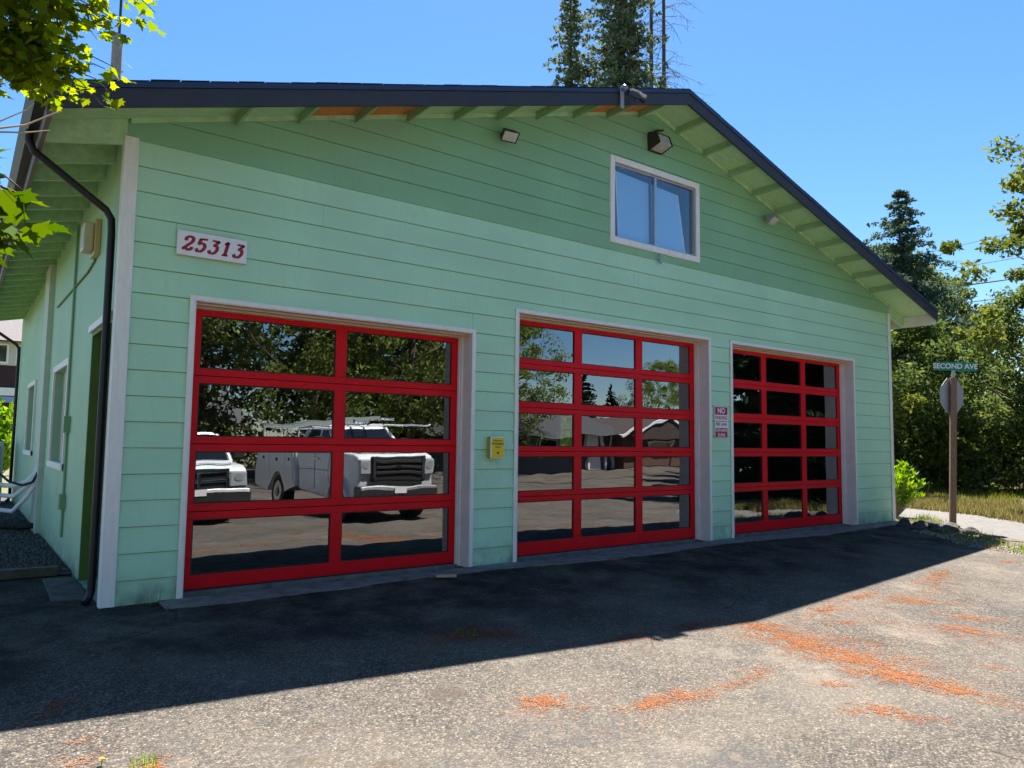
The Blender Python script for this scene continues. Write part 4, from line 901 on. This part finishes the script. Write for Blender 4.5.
np_mesh('petals', np.array(V), 3, mat('petal_yellow', (.9, .65, .01), .6), fw_); MB().tube([(0, 0, 0), (0, 0, .03)], .002, 5).build('stem', LB, fw_)
mb = MB(); mb.bar((3.18, -.42, .03), (3.38, -.52, .03), .06, .025); tag(mb.build('wood_scrap', mat('pale_wood', (.5, .38, .22), .7, noise=.2), bevel=.004), 'short pale wood offcut on the concrete by the first door', 'wood scrap')

# ================================================================== left side things
nh = empty('neighbour_house', (-7.5, 38, 0)); tag(nh, 'neighbouring house with white upper storey and dark brown lower siding, far left', 'house')
MB().box(0, 0, 5.1, 11, 9, 6.4).build('wall', mat('cream_siding', (.62, .60, .55), .7, noise=.1), nh)['label'] = 'cream upper wall'
MB().box(0.02, .02, 0, 10.98, 8.9, 5.08).build('wall', mat('brown_siding', (.045, .018, .024), .8, noise=.2), nh)['label'] = 'dark brown lower wall'
MB().box(-.05, -.12, 3.55, 11.05, 0, 3.95).build('band', SIGNW, nh)
MB().box(-.05, -.1, 3.2, 11.05, 0.01, 3.5).build('band', mat('blue_band', (.25, .35, .6), .5), nh)
mb = MB(); mb.prism([(-.8, 6.3), (4.5, 8.3), (9.8, 6.3)], 'x', -.6, 11.6); mb.build('roof', mat('pinkish_shingle', (.10, .085, .085), .85, noise=.3), nh)
for x in (1.3, 4.6, 7.2, 8.7):
    q = MB(); q.box(x - .1, -.05, 5.18, x + 1.1, -.001, 6.2); f = q.build('window', SIGNW, nh); MB().box(x, -.06, 5.27, x + 1.0, -.051, 6.1).build('pane', TGLASS, f)
hp = empty('heat_pump', (-1.0, 6.7, .02)); tag(hp, 'grey outdoor heat pump unit at the left edge beside the side wall', 'heat pump')
MB().box(0, 0, .08, .46, .95, .92).build('cabinet', mat('beige_metal', (.55, .55, .53), .5, noise=.08), hp, bevel=.02)
mb = MB(); 
for k in range(5): mb.tube([(.23 + .17 * math.cos(t * .3927) * (1 - .18 * k), -.012, .5 + .17 * 1.7 * math.sin(t * .3927) * (1 - .18 * k)) for t in range(17)], .006, 4)
mb.build('fan_grille', RUBBER, hp); MB().box(.02, .05, 0, .44, .9, .08).build('base', RUBBER, hp)
gc = empty('grey_cabinet', (-1.2, 12.2, .02)); tag(gc, 'pale grey utility cabinet behind the heat pump by the far downspout', 'cabinet')
MB().box(0, 0, 0, .95, .8, 1.35).build('body', mat('pale_grey_paint', (.5, .55, .5), .6, noise=.1), gc, bevel=.02); MB().box(.05, -.015, .1, .9, -.001, 1.25).build('door', GREY, gc)
ln = empty('pipe_run', (0, 6.2, 0)); tag(ln, 'white insulated pipes and black hose curving from the wall to the heat pump', 'pipes')
for k, (z0, dz) in enumerate([(1.02, .0), (.98, -.12), (.85, -.22)]):
    MB().tube([(-.05, .0, z0 + .05), (-.08, .02, z0 - .08), (-.18, .08, z0 - .22 + dz * .3), (-.34, .3, z0 - .30 + dz), (-.55, .5, z0 - .28 + dz)], .035, 10).build('pipe', SIGNW, ln, smooth=True)
MB().tube([(-.05, -.05, .98), (-.12, -.05, .80), (-.25, .05, .74), (-.42, .2, .8), (-.6, .4, .98)], .018, 8).build('hose', RUBBER, ln, smooth=True)
MB().tube([(-.05, .05, .12), (-.2, .1, .1), (-.5, .2, .12), (-.8, .3, .1)], .045, 8).build('hose', RUBBER, ln, smooth=True)

# house glimpsed through the trees on the right
rh = empty('distant_house', (40.5, 11.0, 0)); tag(rh, 'house with pinkish roof glimpsed between trees left of the sign post', 'house'); rh.rotation_euler = (0, 0, R(-60))
MB().box(-4, -3, 0, 4, 3, 2.7).build('wall', mat('blue_house', (.42, .50, .6), .7), rh); MB().prism([(-3.5, 2.6), (0, 4.4), (3.5, 2.6)], 'x', -4.4, 4.4).build('roof', mat('pink_roof', (.42, .30, .25), .85, noise=.2), rh)
for x in (-2.5, 1.2): q = MB().box(x, -3.05, 1, x + 1.2, -3.001, 2.1).build('window', SIGNW, rh); MB().box(x + .08, -3.06, 1.08, x + 1.12, -3.051, 2.02).build('pane', TGLASS, q)

# ================================================================== what the door glass mirrors: trucks, houses, trees across the lot
def arch(cx, cz, r, a0, a1, n=10): return [(cx + r * math.cos(R(a0 + (a1 - a0) * k / n)), cz + r * math.sin(R(a0 + (a1 - a0) * k / n))) for k in range(n + 1)]
def wheel(parent, x, y, z, r, wd):
    o = MB().tube([(x - wd / 2, y, z), (x - wd / 2 + .03, y, z), (x + wd / 2 - .03, y, z), (x + wd / 2, y, z)], r, 28).build('wheel', RUBBER, parent, bevel=.02)
    sx = 1 if x > 0 else -1; xx = x + sx * wd / 2
    MB().tube([(xx - sx * .02, y, z), (xx + sx * .012, y, z)], r * .58, 20).build('rim', CHROME, o); MB().tube([(xx, y, z), (xx + sx * .03, y, z)], r * .2, 12).build('hub', GREY, o)
BUMP = mat('dull_chrome', (.16, .16, .17), .38, metal=.9, noise=.2)
def pickup(loc, rz, label, kind):
    """local frame: front of the truck towards +y at y=0, width along x"""
    t = empty('pickup_truck' if kind == 'ram' else 'utility_truck', loc, rz); tag(t, label, 'truck')
    hw = 1.0; wr = .41; wy = -.98; ry_ = -4.75; big = kind != 'ram'; HT = 1.50 if big else 1.28
    # body side profile (y,z) with wheel arches
    side = [(-.10, .62), (-.06, HT - .28), (-.14, HT - .06), (-.35, HT), (-1.55, HT + .06), (-1.62, HT + .05), (-3.45, HT + .03), (-3.5, .55)] + arch(wy, .43, .52, 180, 0)
    m_ = MB().prism(side, 'x', -hw + .04, hw - .04).build('body', TWHITE, t, bevel=.05)
    MB().box(-hw + .25, -1.4, HT + .01, hw - .25, -.35, HT + .085).build('hood', TWHITE, t, bevel=.05)
    for sx in (-1, 1):
        MB().prism(arch(wy, .43, .60, 175, 5) + arch(wy, .43, .52, 0, 180), 'x', sx * (hw - .05), sx * (hw + .06)).build('fender_flare', TWHITE, t, bevel=.01)
    # cab greenhouse
    zt_ = HT + .62; v = []
    lo = [(-hw + .06, -1.35), (hw - .06, -1.35), (hw - .06, -3.42), (-hw + .06, -3.42)]; hi = [(-hw + .24, -2.0), (hw - .24, -2.0), (hw - .24, -3.30), (-hw + .24, -3.30)]
    FQ = [(0, 1, 5, 4), (1, 2, 6, 5), (2, 3, 7, 6), (3, 0, 4, 7), (4, 5, 6, 7)]
    MB().add([(x, y, HT + .02) for x, y in lo] + [(x, y, zt_) for x, y in hi], FQ + [(3, 2, 1, 0)]).build('cab', TGLASS, t)
    MB().add([(x * 1.0, y, zt_ - .02) for x, y in hi] + [(x * .94, y * 1.0 - (.06 if y > -2.5 else -.06), zt_ + .06) for x, y in hi], FQ + [(3, 2, 1, 0)]).build('roof', TWHITE, t, bevel=.02)
    pl_ = MB()
    for i in range(4):
        a = lo[i]; b = hi[i]; pl_.bar((a[0], a[1], HT + .03), (b[0], b[1], zt_), .07, .07)
    for sx in (-1, 1): pl_.bar((sx * (hw - .055), -2.45, HT + .03), (sx * (hw - .235), -2.5, zt_), .07, .05)
    pl_.build('pillar', TWHITE, t)
    # grille, headlights, bumper
    gm = RUBBER if big else CHROME
    gw = .64 if big else .58
    g = MB(); g.box(-gw - (.06 if big else 0), -.05, HT - .62, gw + (.06 if big else 0), .0, HT - .05); g = g.build('grille', RUBBER, t, bevel=.03)
    k = MB()
    if big:
        for zz in (HT - .16, HT - .29, HT - .42): k.box(-gw + .05, .0, zz - .035, gw - .05, .03, zz + .035)
        k.box(-gw - .02, -.03, HT - .55, -gw + .04, .025, HT - .06); k.box(gw - .04, -.03, HT - .55, gw + .02, .025, HT - .06)
        k.build('grille_bars', mat('dark_trim', (.05, .05, .055), .3), g, bevel=.01)
        MB().tube([(0, .03, HT - .29), (0, .045, HT - .29)], .055, 16).build('emblem', CHROME, g)
    else:
        k.box(-gw - .03, -.02, HT - .13, gw + .03, .035, HT - .05); k.box(-gw - .03, -.02, HT - .55, gw + .03, .035, HT - .49); k.box(-gw - .03, -.02, HT - .49, -gw + .02, .035, HT - .13); k.box(gw - .02, -.02, HT - .49, gw + .03, .035, HT - .13); k.box(-.035, -.02, HT - .49, .035, .035, HT - .13); k.box(-gw + .02, -.02, HT - .34, gw - .02, .03, HT - .28)
        k.build('grille_bars', CHROME, g, bevel=.01)
    for sx in (-1, 1):
        h_ = MB(); x0_, x1_ = sorted((sx * (gw + .05), sx * (hw - .06))); h_.box(x0_, -.16, HT - .46, x1_, -.015, HT - .12)
        hl = h_.build('headlight', mat('headlight_lens', (.42, .44, .46), .12), t, bevel=.03)
        MB().tube([((x0_ + x1_) / 2, -.03, HT - .25), ((x0_ + x1_) / 2, -.008, HT - .25)], .075, 16).build('bulb', GREY, hl)
        x2, x3 = sorted((sx * (hw - .08), sx * (hw - .045))); MB().box(x2, -.35, HT - .4, x3, -.16, HT - .2).build('turn_signal', mat('orange_lens', (.6, .2, .03), .3), t)
        mr = MB(); x2, x3 = sorted((sx * (hw + .08), sx * (hw + .33))); mr.box(x2, -1.82, HT + .08, x3, -1.72, HT + .42); mr.bar((sx * (hw - .06), -1.75, HT + .12), (sx * (hw + .12), -1.77, HT + .18), .04, .04); mr.build('mirror', RUBBER, t, bevel=.02)
        x2, x3 = sorted((sx * (hw - .045), sx * (hw - .03)))
        dl = MB(); 
        for yy in (-1.62, -2.5, -3.44): dl.box(x2, yy, .62, x3, yy + .012, HT + .02)
        dl.box(x2, -3.44, HT - .40, x3, -1.62, HT - .38); dl.build('door_seam', GREY, t)
        MB().box(min(sx * (hw - .03), sx * (hw + .01)), -2.42, HT - .14, max(sx * (hw - .03), sx * (hw + .01)), -2.2, HT - .1).build('handle', CHROME if big else TWHITE, t, bevel=.005)
    bp = MB(); bp.prism([(-.2, .50), (.1, .52), (.12, .72), (.08, .80), (-.2, .80)], 'x', -hw + .02, hw - .02); bp = bp.build('bumper', BUMP, t, bevel=.03)
    bb = MB(); bb.box(-.45, .085, .56, .45, .128, .68); bb.build('air_intake', RUBBER, bp); pl2 = MB(); pl2.box(-.15, .13, .66, .15, .14, .80); pl2.build('number_plate', SIGNW, bp)
    MB().box(-hw + .15, -.2, .32, hw - .15, .03, .5).build('valance', RUBBER, t)
    for sx in (-1, 1):
        wheel(t, sx * (hw - .17), wy, .43, .43, .27); wheel(t, sx * (hw - .17), ry_, .43, .43, .27)
    MB().box(-.5, -6.0, .45, .5, -.5, .6).build('chassis', RUBBER, t)
    if big:
        for sx in (-1, 1):                                                  # service body side bins
            bxs = [(-3.58, .62, -6.25, 1.55)]
            x0_, x1_ = sorted((sx * (hw - .42), sx * (hw + .03)))
            prof_ = [(-3.58, .62), (-3.58, 1.58), (-6.3, 1.58), (-6.3, .62)] + arch(ry_, .45, .52, 180, 0)[::1]
            sb = MB().prism(prof_, 'x', x0_, x1_).build('side_bin', TWHITE, t, bevel=.015)
            dd = MB(); xo = sx * (hw + .032)
            for (ya, yb_, za, zb_) in ((-3.66, -4.1, .70, 1.5), (-4.2, -5.3, 1.08, 1.5), (-5.4, -6.2, .70, 1.5)):
                q0, q1 = sorted((xo, xo + sx * .012)); dd.box(q0, yb_, za, q1, ya, zb_)
            db = dd.build('bin_door', TWHITE, sb, bevel=.006)
            la = MB()
            for yy in (-3.88, -4.75, -5.8): q0, q1 = sorted((xo + sx * .012, xo + sx * .03)); la.box(q0, yy - .05, 1.26, q1, yy + .05, 1.34)
            la.build('latch', RUBBER, sb)
        MB().box(-hw + .43, -6.28, .75, hw - .43, -3.6, .8).build('bed_floor', GREY, t)
        rk = MB(); 
        for sx in (-1, 1):
            for yy in (-.15, -1.7, -3.6, -4.9, -6.2): rk.tube([(sx * .93, yy, 1.1 if yy < -3 else (HT + .7 if yy < -1 else HT + .72)), (sx * .86, yy, 2.2)], .022, 6)
            rk.tube([(sx * .86, -.2, 2.2), (sx * .86, -6.25, 2.2)], .025, 6)
        for yy in (-1.2, -2.2, -3.2, -4.2, -5.2, -6.2): rk.tube([(-.86, yy, 2.2), (.86, yy, 2.2)], .02, 6)
        rk.build('ladder_rack', mat('white_rack', (.7, .7, .72), .4), t)
        for k2, xx in enumerate((-.55, .1)):
            ld = empty('ladder', (0, 0, 0)); ld.location = (0, 0, 0)
            lm = MB(); 
            for s2 in (-.19, .19): lm.box(xx + s2 - .015, -6.6, 2.23 + .09 * k2, xx + s2 + .015, -.7, 2.30 + .09 * k2)
            for q in range(18): lm.tube([(xx - .19, -6.4 + q * .32, 2.265 + .09 * k2), (xx + .19, -6.4 + q * .32, 2.265 + .09 * k2)], .014, 6)
            bpy.data.objects.remove(ld); o = lm.build('ladder', CHROME); o.location = loc; o.rotation_euler = (0, 0, rz)
            tag(o, ['aluminium ladder nearer the driver side on the white utility truck rack', 'aluminium ladder in the middle of the white utility truck rack'][k2], 'ladder')
    else:
        bd = MB()
        for sx in (-1, 1): x0_, x1_ = sorted((sx * (hw - .1), sx * (hw - .04))); bd.prism([(-3.55, .6), (-3.55, HT), (-5.85, HT), (-5.85, .6)] + arch(ry_, .45, .52, 180, 0), 'x', x0_, x1_)
        bd.box(-hw + .05, -5.9, .62, hw - .05, -5.84, HT); bd.box(-hw + .11, -5.83, .75, hw - .11, -3.56, .8); bd.build('bed', TWHITE, t)
    return t
pickup((6.85, -6.75, G(-8)), R(-2), 'white utility truck with ladder rack and black grille mirrored in the first door', 'ford')
pickup((2.75, -7.55, G(-8.6)), R(2), 'white pickup truck with chrome grille mirrored at the left of the first door', 'ram')

ah = empty('grey_house', (19, -34, -.1)); tag(ah, 'low grey house with brown gabled porch across the street, mirrored in the second door', 'house')
MB().box(0, 0, 0, 14, 8, 2.15).build('wall', mat('grey_wall', (.09, .10, .12), .8, noise=.15), ah)
MB().prism([(-.8, 2.1), (4, 3.75), (8.8, 2.1)], 'x', -.6, 14.6).build('roof', mat('grey_roof', (.05, .05, .055), .9, noise=.3), ah)
MB().box(13.6, 2, 0, 21, 8.8, 2.15).build('porch_wall', mat('brown_wall', (.14, .07, .05), .8, noise=.3, nscale=10), ah)
MB().prism([(13.2, 2.1), (17.3, 3.55), (21.4, 2.1)], 'y', 1, 9.4).build('porch_gable', mat('brown_gable', (.075, .05, .045), .8, noise=.3), ah)
mb = MB(); mb.bar((13.0, 9.44, 2.06), (17.3, 9.44, 3.62), .1, .14); mb.bar((17.3, 9.44, 3.62), (21.6, 9.44, 2.06), .1, .14); mb.build('bargeboard', SIGNW, ah)
mb = MB()
for x in (11.2, 12.6, 13.4): mb.box(x, 8.05, 0, x + .14, 8.2, 2.1)
mb.build('porch_post', SIGNW, ah)
q = MB().box(11.5, 8.001, 0, 12.4, 8.05, 2.1).build('door', SIGNW, ah); MB().tube([(12.25, 8.06, 1), (12.25, 8.1, 1)], .03, 8).build('handle', CHROME, q)
for x in (1.5, 4.2, 7.6): q = MB().box(x, 8.001, .95, x + 1.5, 8.05, 2.05).build('window', SIGNW, ah); MB().box(x + .08, 8.051, 1.03, x + 1.42, 8.06, 1.97).build('pane', TGLASS, q)
q = MB().box(16, 8.801, .9, 18.4, 8.84, 2.0).build('window', SIGNW, ah); MB().box(16.1, 8.841, 1, 18.3, 8.85, 1.9).build('pane', TGLASS, q)
wp_ = empty('lamp_post', (38.2, -24.0, -.2)); tag(wp_, 'pale slim post at the right of the mirrored brown porch', 'post'); MB().tube([(0, 0, 0), (0, 0, 4.2)], .08, 10, .06).build('shaft', SIGNW, wp_); MB().tube([(0, 0, 4.2), (.5, 0, 4.35)], .04, 8).build('arm', SIGNW, wp_)
th = empty('tan_house', (-2, -42, 0)); tag(th, 'low tan house behind the trucks across the street', 'house'); MB().box(0, 0, 0, 13, 8, 2.7).build('wall', mat('tan_wall', (.36, .32, .26), .8), th); MB().prism([(-.8, 2.6), (4, 4.6), (8.8, 2.6)], 'x', -.6, 13.6).build('roof', mat('dark_roof', (.09, .085, .085), .9), th)
for x in (1.5, 5, 9): q = MB().box(x, 8.001, 1, x + 1.5, 8.05, 2.1).build('window', SIGNW, th); MB().box(x + .08, 8.051, 1.08, x + 1.42, 8.06, 2.02).build('pane', TGLASS, q)
# yellow road sign
for k, (x, y) in enumerate([(7.0, -24.5)]):
    s0 = empty('road_sign', (x, y, G(y))); s0.scale = (.75,) * 3; tag(s0, 'yellow diamond road sign on a thin post behind the trucks', 'road sign')
    MB().tube([(0, 0, 0), (0, 0, 2.6)], .03, 8).build('post', GREY, s0); MB().prism([(0, 1.75), (.38, 2.13), (0, 2.51), (-.38, 2.13)], 'y', .03, .036).build('plate', mat('sign_yellowgreen', (.6, .7, .02), .4), s0); MB().box(-.25, .03, 1.35, .25, .036, 1.65).build('plate', mat('sign_yellowgreen_small', (.6, .7, .02), .4), s0)

# trees across the street; the first of each kind is built, the rest are copies of it
big = broadleaf('street_tree', 'x', (11, -22.5, -.2), 12.5, 4.6, 180, 120, .17, leaf_mat('street_leaf', (.06, .10, .025), (.24, .30, .09), .35), trunkfrac=.2, seedz=60)
spots = [(16.6, -23.6, .95, 2, 'second tree to the right in the row mirrored above the trucks'), (2.0, -27, 1.0, 0, 'street tree at the left end of the row mirrored in the first door'),
         (24.5, -26.2, .72, 4, 'rounded street tree mirrored at the left of the second door'), (29.3, -41.0, .62, 1, 'small tree rising behind the grey house roof'),
         (-8, -24, 1.1, 1.5, 'tree across the lot far to the left behind the camera'), (-18, -15, 1.1, .6, 'tree at the far left rear of the lot'), (55, -42, .75, 4.4, 'low tree behind the brown porch, mirrored in the second door'), (61, -41, .7, 2.4, 'tree at the right behind the brown porch roof')]
tag(big, 'broad street tree standing behind the utility truck', 'tree', 'street trees across the lot')
for (x, y, s, rz, lb) in spots:
    c = copy_tree(big); c.location = (x, y, G(y)); c.scale = (s, s, s); c.rotation_euler = (0, 0, rz); c['label'] = lb
sc2 = conifer('street_conifer', 'tall drooping conifer behind the two trucks, mirrored in the first door', (13.2, -27.0, -.2), 17, 5.2, leaf_mat('street_conifer_needles', (.055, .08, .03), (.20, .23, .09), .3), seedz=71, dens=.8, low=.1, droop=.35, nsz=.28)
sc2['group'] = 'conifers across the street'
for (x, y, s, rz, lb) in [(7.2, -26.0, .9, 1, 'conifer mirrored left of the sky gap in the first door'), (20.5, -29, 1.0, 3, 'conifer mirrored at the right edge of the first door'), (17.5, -31, 1.1, 4.4, 'tall conifer behind the street trees, mirrored top right of the first door')]:
    c = copy_tree(sc2); c.location = (x, y, G(y)); c.scale = (s, s, s); c.rotation_euler = (0, 0, rz); c['label'] = lb
dk = conifer('dark_conifer', 'x', (20.6, -5.2, -.2), 12.5, 3.4, leaf_mat('conifer_dark', (.010, .020, .010), (.028, .045, .02), .05), seedz=70, dens=1.25, low=.03, droop=.2, nsz=.26)
tag(dk, 'dark conifer nearest the road, mirrored in the third door', 'tree', 'dark conifers off to the right')
wd = ['first behind the nearest', 'third', 'beside the road further in', 'fourth', 'in the second row', 'at the back of the second row', 'last']
for (x, y, s, rz), q in zip([(24.0, -7.6, 1.05, 1), (27.6, -10.3, 1.1, 2), (25.0, -4.2, .95, 3), (31.6, -13.0, 1.15, 4), (29.0, -7.4, 1.05, 5), (34.4, -10.5, 1.2, 2.2), (36, -15.0, 1.2, .4)], wd):
    c = copy_tree(dk); c.location = (x, y, G(y)); c.scale = (s, s, s); c.rotation_euler = (0, 0, rz); c['label'] = 'dark conifer of the grove off to the right, ' + q
for (x, y, s, lb) in [(47.0, -44, .66, 'dark narrow conifer standing behind the grey house roof'), (51.5, -45, .62, 'dark conifer right of the narrow one behind the grey house')]:
    cf = copy_tree(dk); cf.location = (x, y, 0); cf.scale = (s,) * 3; tag(cf, lb, 'tree'); del cf['group']

# ------------------------------------------------------------------ a person in the far lot (only mirrored in the second door)
def skin(name, J, E_, rad, m, parent, sub=2):
    me = bpy.data.meshes.new(name); me.from_pydata(J, E_, []); o = bpy.data.objects.new(name, me); COL.objects.link(o); o.parent = parent
    s = o.modifiers.new('skin', 'SKIN'); s.use_smooth_shade = True
    for i, v in enumerate(me.skin_vertices[0].data): v.radius = (rad[i], rad[i]); v.use_root = (i == 0)
    u = o.modifiers.new('sub', 'SUBSURF'); u.levels = sub; u.render_levels = sub; me.materials.append(m); return o
pr = empty('person', (32.2, -23.2, G(-23.2)), R(-25)); tag(pr, 'person in white shirt and blue jeans standing in the far lot', 'person')
J = [(0, 0, .95), (0, 0, 1.15), (0, 0, 1.40), (0, 0, 1.52), (0, .01, 1.66), (0, .01, 1.74), (.1, 0, .90), (.12, .03, .50), (.13, 0, .09), (.14, .14, .04), (-.1, 0, .90), (-.12, .05, .50), (-.14, .0, .09), (-.15, .14, .04), (.19, 0, 1.40), (.26, -.02, 1.14), (.25, .1, .92), (.25, .13, .83), (-.19, 0, 1.40), (-.26, -.02, 1.14), (-.25, .1, .92), (-.25, .13, .83)]
E_ = [(0, 1), (1, 2), (2, 3), (3, 4), (4, 5), (0, 6), (6, 7), (7, 8), (8, 9), (0, 10), (10, 11), (11, 12), (12, 13), (2, 14), (14, 15), (15, 16), (16, 17), (2, 18), (18, 19), (19, 20), (20, 21)]
SKINM = mat('skin_tone', (.45, .26, .18), .5)
skin('body', J, E_, [.13, .12, .13, .055, .095, .08, .09, .06, .045, .035, .09, .06, .045, .035, .06, .045, .033, .035, .06, .045, .033, .035], SKINM, pr)
skin('shirt', [(0, 0, .93), (0, 0, 1.15), (0, 0, 1.42), (.2, 0, 1.41), (.262, -.02, 1.18), (-.2, 0, 1.41), (-.262, -.02, 1.18)], [(0, 1), (1, 2), (2, 3), (3, 4), (2, 5), (5, 6)], [.155, .145, .15, .075, .06, .075, .06], SIGNW, pr)
skin('jeans', [(0, 0, .96), (.1, 0, .90), (.12, .03, .50), (.13, 0, .12), (-.1, 0, .90), (-.12, .05, .50), (-.14, 0, .12)], [(0, 1), (1, 2), (2, 3), (0, 4), (4, 5), (5, 6)], [.15, .105, .075, .065, .105, .075, .065], mat('denim', (.04, .07, .16), .8), pr)
skin('hair', [(0, -.01, 1.70), (0, -.01, 1.77)], [(0, 1)], [.105, .085], mat('brown_hair', (.06, .035, .02), .7), pr)
